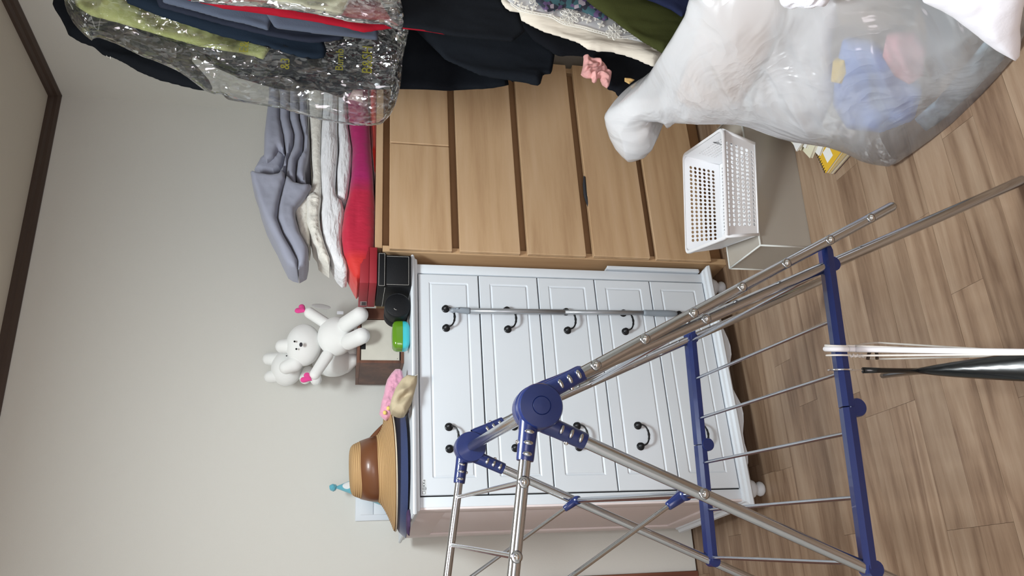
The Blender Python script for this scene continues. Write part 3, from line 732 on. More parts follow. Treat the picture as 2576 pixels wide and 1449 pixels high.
V, F = subbox(fl_, eu, ev, .0115, LU-.0415, .006, .014, .0145, hbx-.0125); fp = mk('front_panel', V, F, mply, wb_, False)
V, F = subbox(fl_, eu, ev, .0115, LU-.041, .007, .012, .0103, .0140, 0); mk('shadow_gap', V, F, M['gap'], wb_, False)
V, F = subbox(fl_, eu, ev, .05, .115, .0045, .0065, hbx-.028, hbx-.012, .0008); mk('finger_notch', V, F, M['gap'], wb_, False)
for x_ in (.018, LU-.05):
    for z_ in (.022,):
        V, F = sphere_vf(fl_+eu*x_+ev*.0058+np.array([0, 0, z_]), .0012, 8, 6); mk('nail', V, F, M['gap'], fp)
BT = ZT+hbx                                     # top of the wooden box
# black stitched case
ml = mat('black_leatherette', s2l(14, 16, 20), .6, bump=.35, bscale=420, spec=.3); mst = mat('white_stitching', s2l(190, 188, 182), .8)
c0 = atz(1034.5, 722, ZT); c1 = atz(1034.5, 642, ZT); hc = zfind(c0, 950, 722)-ZT
u = c1-c0; u[2] = 0; LUc = np.linalg.norm(u); u /= LUc; v = np.array([-u[1], u[0], 0]); LVc = .20
lc = empty('leather_case', c0+u*LUc/2+v*LVc/2, 0, 'black leatherette case with white stitching at the right end of the dresser', 'case')
V, F = subbox(c0, u, v, 0, LUc, .003, LVc, 0, hc, .004); mk('case_body', V, F, ml, lc)
V, F = subbox(c0, u, v, .003, LUc-.003, -.001, .006, .002, hc*.76, .002); mk('front_panel', V, F, ml, lc)
V, F = subbox(c0, u, v, -.003, LUc+.004, -.005, .004, hc*.775, hc+.001, .002); fl2 = mk('flap', V, F, ml, lc)
def stitch(pts, par, r=.0007):
    V = []; mbx = MB(); 
    for a, b in zip(pts, pts[1:]):
        a = np.array(a); b = np.array(b); n = max(2, int(np.linalg.norm(b-a)/.0034))
        for k in range(n):
            V, F = tube_vf([a+(b-a)*(k+.15)/n, a+(b-a)*(k+.9)/n], r, 5); mbx.add(V, F)
    o = mbx.build('stitching', mst, par); return o
def cp(x, y, z): return c0+u*x+v*y+np.array([0, 0, z])
stitch([cp(.006, -.0016, hc*.74), cp(.006, -.0016, .008), cp(LUc-.007, -.0016, .008), cp(LUc-.007, -.0016, hc*.74)], lc)
stitch([cp(.0, -.0056, hc*.80), cp(.0, -.0056, hc-.003), cp(LUc+.0, -.0056, hc-.003), cp(LUc+.0, -.0056, hc*.80), cp(.0, -.0056, hc*.80)], fl2)
stitch([cp(-.0006, .01, hc*.78), cp(-.0006, LVc-.005, hc*.78)], lc)
# red lidded box on the case and the wooden box
HB = ZT+hc+.0022
if BT < ZT+hc-.004: pass
yR = c0[1]+.002
r0 = aty(947, 712, yR); r0[2] = HB
r1 = aty(945, 622, yR+.004); u = r1-r0; u[2] = 0; LR = np.linalg.norm(u); u /= LR; v = np.array([-u[1], u[0], 0])
rbk = aty(926, 772, yR+.19); LVr = .20
hr = zfind(r0, 905, 712)-HB
mred = mat('red_card_box', s2l(150, 34, 46), .55, bump=.1)
rb = empty('red_box', r0+u*LR/2+v*LVr/2, 0, 'dark red lidded box lying on the black case', 'box')
V, F = subbox(r0, u, v, 0, LR, 0, LVr, 0, hr*.46, .0015); mk('box_base', V, F, mred, rb)
V, F = subbox(r0, u, v, -.001, LR+.001, -.001, LVr+.001, hr*.47, hr, .0015); mk('lid', V, F, mred, rb)
V, F = subbox(r0, u, v, -.0018, -.0008, LVr-.05, LVr-.016, hr*.5, hr*.9, 0); lb = mk('barcode_label', V, F, mat('label_paper', s2l(150, 140, 140), .6), rb, False)
mbx = MB()
for k in range(9):
    V, F = subbox(r0, u, v, -.0023, -.0018, LVr-.047+k*.0031, LVr-.047+k*.0031+.0008*(1+k % 3), hr*.54, hr*.8, 0); mbx.add(V, F)
mbx.build('bars', mat('print_black', s2l(50, 40, 44), .7), lb, False)
# round black case lying on its side
q = atz(1033, 768, ZT); rr_ = .0405; cc = q+np.array([0, 0, rr_])
sq = lambda a: 1+.05*abs(math.sin(2*a))**1.2-.02
rc = empty('round_case', (q[0], q[1]+.045, ZT), 0, 'round black leatherette case lying on its side', 'case')
V, F = lathe_vf([(0, .001), (rr_-.004, 0), (rr_-.001, .002), (rr_, .006), (rr_, .050)], cc, (-.05, 1, 0), 44); mk('lid', V, F, ml, rc)
V, F = lathe_vf([(rr_-.0012, .0515), (rr_-.0012, .094), (rr_-.004, .098), (0, .098)], cc, (-.05, 1, 0), 44); mk('case_body', V, F, ml, rc)
V, F = tube_vf([cc+np.array([rr_*.98*math.cos(a), .004, rr_*.98*math.sin(a)]) for a in np.linspace(0, 2*math.pi, 40)], .0008, 6); mk('piping', V, F, mat('piping_black', s2l(50, 52, 56), .4), rc)
V, F = tube_vf([cc+np.array([-.012, -.0012, .012]), cc+np.array([-.016, -.0012, .008]), cc+np.array([-.017, -.0012, .003])], .0008, 6); mk('emblem_mark', V, F, mst, rc)
# green and turquoise tin
q = atz(1032, 838, ZT)+np.array([0, .034, 0])
tn = empty('candy_tin', q, 0, 'small glossy tin with green lid and turquoise base', 'tin')
def rsq(a): c_, s_ = abs(math.cos(a)), abs(math.sin(a)); return 1/((c_**4+s_**4)**.25)
def tin(prof, m_, nm):
    V, F = lathe_vf(prof, q, (0, 0, 1), 48, rsq)
    V = [(q[0]+(p[0]-q[0])*1.0, q[1]+(p[1]-q[1])*.62, p[2]) for p in [tuple(x) for x in V]]
    V = [(q[0]+(x-q[0])*math.cos(.12)-(y-q[1])*math.sin(.12), q[1]+(x-q[0])*math.sin(.12)+(y-q[1])*math.cos(.12), z) for x, y, z in V]
    o = mk(nm, V, F, m_, tn); sharp(o, 50)
tin([(0, 0), (.034, 0), (.044, .006), (.0475, .014), (.0475, .0225), (0, .0225)], mat('turquoise_enamel', s2l(60, 190, 200), .15, coat=.6), 'tin_base')
tin([(0, .0230), (.0480, .0230), (.0480, .040), (.045, .048), (.038, .0535), (.02, .0555), (0, .056)], mat('green_enamel', s2l(92, 140, 30), .12, coat=.6), 'lid')

# ------------------------------------------------------------------ hats
def tilt_fn(c, ax):
    u, v, d = basis(ax); return None
hc_ = aty(1016, 1186, -.37); hz = ZT+.008
hc_ = np.array([hc_[0], -.37, ZT-.004])
mnavy = mat('navy_felt', s2l(38, 52, 92), .85, bump=.3, bscale=300, sheen=.3)
def hat_body(c, ax, prof, droop, seg=72):
    u = np.array([1., 0, 0]); d = np.array(ax)/np.linalg.norm(ax); v = np.cross(d, u); v /= np.linalg.norm(v); u = np.cross(v, d)
    V = []; F = []
    for r, h in prof:
        for k in range(seg):
            a = 2*math.pi*k/seg; hh_ = h+droop(a, r); V.append(c+d*hh_+r*(math.cos(a)*u+math.sin(a)*v))
    n = len(prof)
    for i in range(n-1):
        for k in range(seg):
            x = i*seg+k; y = i*seg+(k+1) % seg; F.append([x, x+seg, y+seg, y])
    return V, F
nv = empty('navy_hat', hc_, 0, 'navy blue felt brimmed hat underneath the straw hat', 'hat')
dro = lambda a, r: max(0, (r-.11)/.09)*(.003*math.cos(a)+.003*math.sin(2*a))
axn = (-.03, 0, 1)
prof = [(.0, .110), (.06, .110), (.072, .10), (.078, .06), (.088, .040), (.12, .036), (.16, .031), (.185, .019), (.203, .002), (.2035, .0), (.185, .015), (.16, .027), (.12, .032), (.086, .034)]
V, F = hat_body(hc_+np.array([0, 0, .011]), axn, prof, dro); mk('hat_body', V, F, mnavy, nv)
mstraw = mat('straw', s2l(196, 158, 106), .7); nt = mstraw.node_tree; L = nt.links; N = nt.nodes
tc = N.new('ShaderNodeTexCoord'); sx_ = N.new('ShaderNodeSeparateXYZ'); L.new(tc.outputs['UV'], sx_.inputs[0])
wv = N.new('ShaderNodeMath'); wv.operation = 'MULTIPLY'; wv.inputs[1].default_value = 26*3; L.new(sx_.outputs[1], wv.inputs[0])
pp = N.new('ShaderNodeMath'); pp.operation = 'PINGPONG'; pp.inputs[1].default_value = 1; L.new(wv.outputs[0], pp.inputs[0])
cr = N.new('ShaderNodeValToRGB'); cr.color_ramp.elements[0].position = 0; cr.color_ramp.elements[0].color = (*s2l(140, 104, 62), 1); cr.color_ramp.elements[1].position = .5; cr.color_ramp.elements[1].color = (*s2l(196, 160, 112), 1)
L.new(pp.outputs[0], cr.inputs[0]); L.new(cr.outputs[0], N['Principled BSDF'].inputs['Base Color'])
bp = N.new('ShaderNodeBump'); bp.inputs['Distance'].default_value = .002; bp.inputs['Strength'].default_value = .7; L.new(pp.outputs[0], bp.inputs['Height']); L.new(bp.outputs[0], N['Principled BSDF'].inputs['Normal'])
sh = empty('straw_hat', hc_+np.array([0, 0, .03]), 0, 'tan straw hat with a brown ribbon band, stacked on the navy hat', 'hat')
ctrl = [(.0, .119), (.03, .121), (.06, .119), (.076, .112), (.084, .098), (.0895, .082), (.0955, .060), (.1015, .038), (.116, .023), (.142, .010), (.172, .000), (.193, -.005)]
sm = [tuple(p) for p in spline(ctrl, 5)]
axs = (-.055, -.02, 1); hcs = hc_+np.array([.012, 0, .058])
dro2 = lambda a, r: max(0, (r-.12)/.08)**1.3*(.005*math.cos(a)+.004*math.sin(2*a))
V, F = hat_body(hcs, axs, sm, dro2, 80)
o = mk('hat_body', V, F, mstraw, sh)
me = o.data; uv = me.uv_layers.new(name='UVMap'); ns = len(sm); Ls = [0]
for a, b in zip(sm, sm[1:]): Ls.append(Ls[-1]+math.hypot(a[0]-b[0], a[1]-b[1]))
for lp in me.loops: vi = lp.vertex_index; uv.data[lp.index].uv = ((vi % 80)/80, Ls[vi//80]/Ls[-1])
so = o.modifiers.new('thick', 'SOLIDIFY'); so.thickness = .002; so.offset = -1
V, F = hat_body(hcs+np.array([0, 0, -.0035]), axs, [(.195, -.004), (.1965, -.006), (.194, -.0085), (.165, -.003), (.13, .006)], dro2, 80)
mk('brim_lining', V, F, mat('cream_lining', s2l(222, 206, 180), .8), sh)
mrib = mat('brown_ribbon', s2l(112, 70, 44), .35, bump=.1, bscale=60, coat=.1)
V, F = hat_body(hcs, axs, [(.0870, .088), (.0895, .088), (.0980, .060), (.1030, .039), (.1015, .037)], lambda a, r: .002*math.sin(3*a), 80); mk('ribbon_band', V, F, mrib, sh)
bpts = [aty(x, y, -.375) for x, y in ((975, 1062), (962, 1077), (947, 1103), (930, 1119), (914, 1122), (926, 1104), (942, 1086), (960, 1068))]
puff('ribbon_bow', bpts, mrib, sh, 26, .006, .006, .008)
# purple cloth under the navy hat
c_ = atz(1031, 1313, ZT)
pts = [c_+np.array([.035*math.cos(a)*(1+.25*math.sin(3*a)), .03*math.sin(a), 0]) for a in np.linspace(0, 2*math.pi, 14)[:-1]]
o = puff('purple_cloth', pts, mat('purple_cloth', s2l(66, 46, 82), .8, vary=.3, vscale=40), None, 22, .010, .0, .02, frame=(0, 0, 1)); o.location.z = ZT+.0005
tag(o, 'crumpled purple cloth peeping out under the navy hat brim', 'cloth')
# party hat and pompoms
ap = aty(845, 1226, -.096)
ph = empty('party_hat', (ap[0], -.085, ZT), 0, 'small blue and white party hat cone with a pompom against the wall', 'party hat')
mph = mat('party_card', s2l(120, 190, 206), .35); nt = mph.node_tree; N = nt.nodes; L = nt.links
tc = N.new('ShaderNodeTexCoord'); vo = N.new('ShaderNodeTexVoronoi'); vo.inputs['Scale'].default_value = 22; vo.inputs['Randomness'].default_value = .3; L.new(tc.outputs['Object'], vo.inputs[0])
gt = N.new('ShaderNodeMath'); gt.operation = 'LESS_THAN'; gt.inputs[1].default_value = .42; L.new(vo.outputs['Distance'], gt.inputs[0])
mx = N.new('ShaderNodeMix'); mx.data_type = 'RGBA'; mx.inputs[6].default_value = (*s2l(112, 186, 204), 1); mx.inputs[7].default_value = (*s2l(236, 240, 242), 1); L.new(gt.outputs[0], mx.inputs[0]); L.new(mx.outputs[2], N['Principled BSDF'].inputs['Base Color'])
hp = ap[2]-ZT
V, F = lathe_vf([(.086, 0), (.087, .002), (.003, hp)], (ap[0], -.096, ZT), (0, 0, 1), 40); mk('cone', V, F, mph, ph)
def pom(c, r, m_, par, nm='pompom'):
    V, F = sphere_vf(c, r, 26, 18); V = [np.array(c)+(np.array(p)-c)*(1+.22*fbm(np.array(p), 180, 2)) for p in V]; return mk(nm, V, F, m_, par)
mpom = mat('blue_fluff', s2l(96, 180, 200), .95, sheen=.6, bump=.6, bscale=300)
pom(np.array([ap[0], -.096, ap[2]+.010]), .0125, mpom, ph)
q = aty(971, 1284, -.04); V, F = sphere_vf((0, 0, 0), .017, 26, 18); qc = np.array([q[0], q[1], ZT+.0185])
o = pom(qc, .0165, mpom, None, 'blue_pompom'); tag(o, 'single loose blue pompom below the light switch', 'pompom')

# beige cloth bag and pink fluffy hat
mbei = mat('beige_canvas', s2l(184, 170, 142), .8, bump=.25, bscale=350)
px_ = [(1050, 943), (1046, 946), (1025, 943), (1012, 952), (996, 975), (986, 1000), (982, 1015), (986, 1033), (1000, 1040), (1010, 1042), (1020, 1040), (1035, 1015), (1043, 985), (1049, 962)]
yb_ = lambda x, y: -.545
c_ = aty(1020, 990, -.53)
def wrc(a, b, e): return e*(.018*fbm((a, b, 1.3), 14, 3)+.010*math.sin(60*(a+b*.7)+3*fbm((a, b), 9)))
pts = [aty(x, y, -.632) for x, y in px_]
o = puff('cloth_bag', pts, mbei, None, 52, .020, .030, .026, depth=.05, wr=wrc)
zmin = min((o.matrix_world @ v.co).z for v in o.data.vertices)
tag(o, 'crumpled beige canvas bag slumped over the front edge of the dresser', 'bag')
V, F = tube_vf(spline([aty(1052, 942, -.65), aty(1047, 944, -.645), aty(1040, 948, -.635)], 4), .0012, 6); mk('drawstring', V, F, mst, o)
o2 = o
V, F = tube_vf(spline([aty(1037, 1000, -.51), aty(1028, 1030, -.50), aty(1018, 1043, -.50)], 5), .005, 8)
o = mk('strap', V, F, mat('dark_brown_strap', s2l(70, 54, 44), .6), o2)
mpk = mat('pink_fleece', s2l(222, 160, 184), .95, sheen=.5, bump=.6, bscale=200, vary=.12, vscale=60)
px_ = [(1012, 935), (1006, 929), (994, 929), (984, 940), (974, 955), (969, 972), (966, 990), (960, 1010), (956, 1030), (954, 1042), (960, 1050), (970, 1058), (985, 1052), (995, 1040), (1004, 1020), (1015, 985), (1016, 955)]
def wrp(a, b, e): return e*(.008*fbm((a, b, 4), 60, 3)+.006*abs(fbm((a, b, 9), 130, 2)))
pts = [aty(x, y, -.47) for x, y in px_]
o = puff('pink_bonnet', pts, mpk, None, 60, .026, .03, .02, wr=wrp); tag(o, 'fluffy pink bonnet squeezed behind the beige bag', 'bonnet')
for i, (a, b) in enumerate(((977, 1027), (968, 1038))):
    V, F = sphere_vf(aty(a, b, -.50), (.007, .004, .006), 10, 8); mk('yellow_flower', V, F, mat('yellow_felt', s2l(236, 208, 120), .9), o)

# ------------------------------------------------------------------ plush rabbits
mpl = mat('white_plush', s2l(236, 238, 236), .95, sheen=.5, bump=.25, bscale=500); mpi = mat('pink_felt', s2l(232, 70, 150), .85, sheen=.3)
KP = 1/1977.
def psz(p): return np.dot(np.array(p)-CAM, FW)*KP
def capsule(a, b, ra, rb, seg=20):
    a = np.array(a); b = np.array(b); d = b-a; L = np.linalg.norm(d); d /= L; P = []; R = []
    for k in range(7): t = math.pi/2*(1-k/6); P.append(a-d*ra*math.sin(t)); R.append(max(ra*math.cos(t), 1e-4))
    for k in range(1, 6): t = k/6; P.append(a+(b-a)*t); R.append(ra+(rb-ra)*t)
    for k in range(7): t = math.pi/2*k/6; P.append(b+d*rb*math.sin(t)); R.append(max(rb*math.cos(t), 1e-4))
    return tube_vf(P, R, seg)
def heart(c, s, n):
    n = np.array(n, float); n /= np.linalg.norm(n); e1 = np.cross((0, 0, 1.), n); e1 /= np.linalg.norm(e1); e2 = np.cross(n, e1); P = []
    for k in range(28):
        t = 2*math.pi*k/28; x = 16*math.sin(t)**3; y = 13*math.cos(t)-5*math.cos(2*t)-2*math.cos(3*t)-math.cos(4*t); P.append(c+(e1*x+e2*y)*s/17)
    return P
def rabbit(lbl, spec, ys):
    t = empty('plush_rabbit', aty(*spec['sit'], ys[0])*np.array([1, 1, 0])+np.array([0, 0, BT+.001]), 0, lbl, 'plush toy', None)
    def pt(k): x, y, dy = k; return aty(x, y, ys[0]+dy)
    c = pt(spec['body']); s = psz(c); V, F = sphere_vf(c, (spec['br'][1]*s, spec['br'][0]*s*.8, spec['br'][0]*s), 32, 20); mk('torso', V, F, mpl, t)
    c = pt(spec['head']); hc2 = c; V, F = sphere_vf(c, (spec['hr'][1]*s, spec['hr'][0]*s*.9, spec['hr'][0]*s), 36, 24); hd = mk('head', V, F, mpl, t)
    for nm in ('ear', 'arm', 'leg'):
        for (a, b, ra, rb) in spec[nm]:
            V, F = capsule(pt(a), pt(b), ra*s, rb*s); mk(nm, V, F, mpl, t)
    for (x, y, dy) in spec['eyes']:
        p = pt((x, y, dy)); dirv = p-hc2
        V, F = sphere_vf(p, (.0035, .003, .0035), 12, 8); mk('eye', V, F, M['gap'], hd)
    if 'nose' in spec:
        p = pt(spec['nose']); V, F = sphere_vf(p, (.008, .005, .0055), 14, 10); mk('nose', V, F, mat('dark_grey_felt', s2l(58, 56, 62), .9), hd)
    for h_ in spec.get('hearts', []):
        p = pt(h_[:3]); pts = heart(p, .023, (.35*h_[3], -1, .1)); o = puff('heart', rot3(pts, p, h_[4]), mpi, t, 26, .008, .008, .012)
    return t
def rot3(pts, c, ang):
    ax = np.array([.3, -1, 0.]); ax /= np.linalg.norm(ax); Rm = np.array(Matrix.Rotation(ang, 3, Vector(ax))); return [c+Rm @ (p-c) for p in pts]
yF_ = fl_[1]+.075
spec = dict(sit=(890, 830), body=(846, 846, 0), br=(46, 50), head=(764, 868, .03), hr=(43, 54),
    ear=[((728, 870, .03), (710, 871, .035), 18, 17), ((742, 915, .03), (720, 924, .035), 19, 17)],
    arm=[((822, 815, 0), (779, 787, -.01), 14, 14), ((823, 895, 0), (792, 942, -.01), 15, 13)],
    leg=[((872, 815, -.05), (906, 792, -.113), 21, 20), ((878, 860, -.05), (910, 845, -.113), 20, 20)],
    eyes=[(741, 859, -.030), (745.5, 878, -.030)], nose=(757, 867, -.042),
    hearts=[(757, 778, -.012, 1, -.6), (771, 951, -.012, 1, -.5)])
pr1 = rabbit('white plush rabbit in front holding pink hearts', spec, (yF_,))
p = aty(808, 771, yF_); V, F = sphere_vf(p, (.009, .0015, .034), 18, 10, np.array(Matrix.Rotation(.12, 3, 'Y'))); mk('paper_tag', V, F, mat('grey_tag', s2l(170, 168, 166), .4), pr1)
p = aty(855, 787, yF_-.01); V, F = box_vf(-.006, .006, -.0006, .0006, -.012, .010, 0, 1, Matrix.Translation(p)); mk('sewn_label', V, F, mat('satin_label', s2l(214, 216, 220), .3), pr1, False)
spec = dict(sit=(880, 905), body=(838, 908, 0), br=(52, 40), head=(722, 925, .0), hr=(38, 46),
    ear=[((700, 903, .0), (676, 903, .005), 17, 15), ((706, 945, .0), (680, 948, .005), 17, 15)],
    arm=[((775, 935, -.02), (768, 952, -.02), 14, 14), ((790, 940, -.02), (795, 955, -.02), 14, 14)],
    leg=[((868, 920, -.0), (886, 905, -.02), 19, 17), ((868, 890, -.0), (888, 880, -.02), 18, 18)],
    eyes=[(721, 896, -.042)])
pr2 = rabbit('white plush rabbit behind the one with pink hearts', spec, (yF_+.135,))
# ------------------------------------------------------------------ bedding folded on the beech chest
def fr(x, y, yy=-.575): return aty(x, y, yy)
nM = np.array(TM.to_3x3() @ Vector((0, -1, 0)))
P0M = MP(0, .018, 1.2)
def frm(x, y, off=0): return atp(x, y, P0M-nM*(-off), nM)
ZB = 1.2312
def bed(name, polys, m_, label, wr, tf=.02, R=.022, depth=.34, cat='bedding', N=60, join=True):
    mb_ = MB()
    for k, pl in enumerate(polys):
        off = 0
        dep = depth
        if isinstance(pl, tuple): pl, off, *rest = pl; dep = rest[0] if rest else depth
        P = [frm(x, y, off) for x, y in pl]
        P = [np.array([p[0], p[1], max(p[2], ZB)]) for p in P]
        puff(name, P, m_, None, N, tf, .0, R, dep, wr, nM, mb_)
    V = np.array(mb_.V)
    # keep clear of the walls
    V[:, 1] = np.minimum(V[:, 1], -.012)
    V[:, 0] = np.minimum(V[:, 0], rw(0)-.01)
    o = mk(name, V, mb_.F, m_, None, True)
    sharp(o, 75)
    return tag(o, label, cat)
mgr = mat('grey_duvet', s2l(142, 145, 160), .85, bump=.5, bscale=22, bd=.006, sheen=.2, vary=.04, vscale=6)
g1 = [(700, 205), (703, 255), (704, 300), (713, 345), (716, 390), (700, 375), (690, 400), (672, 415), (664, 395), (665, 338), (676, 245), (677, 205)]
g2 = [(703, 205), (704, 300), (714, 345), (720, 385), (712, 420), (698, 443), (716, 430), (723, 400), (737, 368), (739, 340), (728, 300), (728, 205)]
g3 = [(729, 205), (729, 300), (741, 340), (739, 368), (725, 402), (721, 440), (733, 458), (745, 466), (742, 440), (744, 402), (760, 380), (763, 345), (752, 300), (749, 205)]
g4 = [(751, 205), (754, 300), (766, 345), (764, 380), (750, 405), (746, 440), (757, 462), (770, 464), (766, 430), (776, 395), (779, 360), (773, 303), (770, 205)]
r1_ = [(629, 431), (650, 437), (680, 442), (699, 440), (708, 432), (716, 436), (718, 452), (708, 480), (700, 520), (697, 550), (712, 590), (732, 625), (748, 655), (748, 678), (733, 674), (721, 666), (706, 636), (693, 607), (678, 580), (665, 552), (652, 515), (645, 486), (634, 455)]
r2_ = [(721, 442), (740, 461), (760, 466), (783, 466), (775, 485), (760, 505), (742, 527), (744, 550), (754, 586), (765, 605), (775, 625), (774, 645), (769, 669), (750, 679), (749, 655), (735, 622), (714, 588), (699, 550), (702, 520), (711, 482)]
gi = [(640, 428), (655, 400), (672, 385), (690, 395), (700, 380), (716, 395), (706, 428), (690, 440), (660, 437)]
def wg(a, b, e): return e*(.006*fbm((a, b, 2), 9, 3)+.0015*fbm((a, b, 7), 45, 2))
bed('grey_duvet', [(g1, 0), (g2, .002), (g3, .004), (g4, .004), (r1_, .03, .10), (r2_, .028, .10), (gi, -.02)], mgr, 'soft grey duvet loosely folded on top of the bedding stack', wg, .022, .016, .34)
mcr = mat('cream_cotton', s2l(216, 213, 204), .9, bump=.8, bscale=70, sheen=.2, bd=.006)
mqw = mat('white_seersucker', s2l(224, 225, 228), .9, bump=1.0, bscale=38, sheen=.2, bd=.011, stretch=(.6, 1, 2.4))
def wq(a, b, e): return e*(.0022*math.sin(260*b+5*fbm((a, b), 14, 2))*(.6+.6*fbm((a*2, b, 3), 12, 2))+.004*fbm((a, b, 5), 14, 3))
cr1 = [(772, 205), (775, 260), (781, 330), (783, 380), (788, 440), (786, 470), (778, 500), (800, 520), (809, 500), (808, 440), (806, 380), (808, 330), (812, 260), (812, 205)]
cr2 = [(738, 528), (745, 545), (754, 588), (766, 608), (777, 622), (780, 600), (776, 560), (778, 520), (786, 468), (770, 497)]
rf1 = [(770, 500), (776, 492), (790, 484), (808, 500), (803, 540), (806, 575), (816, 612), (830, 650), (828, 666), (812, 655), (800, 645), (796, 625), (786, 612), (782, 590), (771, 560), (771, 530)]
def wrf(a, b, e): return e*(.007*abs(math.sin(70*(a)+6*fbm((a, b), 16, 2)+40*b))+.006*fbm((a, b, 2), 35, 3))
bed('cream_blanket', [(cr1, -.002), (cr2, .0, .10), ], mcr, 'cream cotton blanket folded directly under the grey duvet', wq, .014, .014, .33)
o = bed('ruffled_cover', [(rf1, .008, .10)], mcr, 'ruffled off-white cover bunched between grey duvet and white quilt', wrf, .016, .012, .26)
q1 = [(814, 205), (814, 255), (809, 330), (807, 400), (808, 440), (811, 493), (808, 540), (813, 590), (824, 625), (838, 655), (848, 672), (862, 686), (874, 682), (872, 660), (862, 640), (858, 607), (860, 570), (866, 530), (858, 500), (846, 500), (843, 470), (846, 420), (850, 380), (848, 330), (848, 269), (846, 205)]
q2 = [(850, 205), (851, 269), (851, 330), (853, 380), (848, 430), (849, 470), (848, 495), (862, 500), (868, 500), (874, 490), (881, 441), (885, 400), (884, 372), (876, 321), (871, 255), (868, 205)]
bed('white_quilt', [(q1, .006, .12), (q2, .0)], mqw, 'white crinkled quilt folded over, in the middle of the stack', wq, .020, .018, .35)
mrd = mat('raspberry_quilt', s2l(176, 16, 70), .7, bump=.5, bscale=16, bd=.010, stretch=(2.2, 1, .8), sheen=.3); nt = mrd.node_tree; N = nt.nodes; L = nt.links
tc = N.new('ShaderNodeTexCoord'); sxx = N.new('ShaderNodeSeparateXYZ'); L.new(tc.outputs['Object'], sxx.inputs[0])
nn = N.new('ShaderNodeTexNoise'); nn.inputs['Scale'].default_value = 4; L.new(tc.outputs['Object'], nn.inputs[0])
ma = N.new('ShaderNodeMath'); ma.operation = 'MULTIPLY_ADD'; ma.inputs[1].default_value = .12; L.new(nn.outputs['Fac'], ma.inputs[0]); L.new(sxx.outputs[0], ma.inputs[2])
cr = N.new('ShaderNodeValToRGB'); e = cr.color_ramp.elements; e[0].position = .0; e[0].color = (*s2l(196, 40, 30), 1); e[1].position = 1; e[1].color = (*s2l(150, 12, 84), 1)
for p_, c_ in ((.14, (198, 34, 30)), (.19, (184, 14, 52)), (.42, (182, 14, 58)), (.50, (160, 12, 92)), (.62, (158, 10, 88))): k = e.new(p_); k.color = (*s2l(*c_), 1)
mr = N.new('ShaderNodeMapRange'); mr.inputs['From Min'].default_value = -.42; mr.inputs['From Max'].default_value = .52; L.new(ma.outputs[0], mr.inputs[0]); L.new(mr.outputs[0], cr.inputs[0]); L.new(cr.outputs[0], N['Principled BSDF'].inputs['Base Color'])
rq1 = [(872, 205), (874, 250), (879, 321), (887, 372), (884, 441), (877, 493), (864, 540), (860, 575), (859, 610), (866, 650), (880, 680), (893, 705), (899, 715), (910, 700), (925, 680), (944, 640), (945, 600), (946, 560), (944, 520), (938, 440), (934, 380), (930, 320), (926, 260), (926, 205)]
rq1b = [(878, 205), (882, 260), (886, 330), (890, 400), (884, 460), (880, 520), (876, 570), (880, 600), (900, 615), (925, 610), (938, 600), (940, 560), (938, 500), (930, 440), (928, 380), (924, 320), (920, 260), (920, 205)]
def wr_(a, b, e): return e*(.004*math.sin(38*b*3+22*a+3*fbm((a, b), 8, 2))*max(0, fbm((a, b, 8), 6, 2)+.3)+.006*fbm((a, b, 5), 8, 3))
bed('raspberry_quilt', [(rq1, .006, .12), (rq1b, .0, .34)], mrd, 'raspberry pink quilt turning orange red, at the bottom of the stack', wr_, .028, .024, .36)
rq2 = [(930, 205), (929, 260), (931, 300), (934, 335), (938, 390), (943, 440), (947, 500), (951, 520), (953, 440), (954, 380), (953, 320), (955, 260), (955, 205)]
bed('orange_blanket', [(rq2, .0)], mat('orange_red_fleece', s2l(206, 40, 26), .9, bump=.3, bscale=120, sheen=.4), 'thin orange red blanket under the right half of the raspberry quilt', wg, .012, .012, .34)
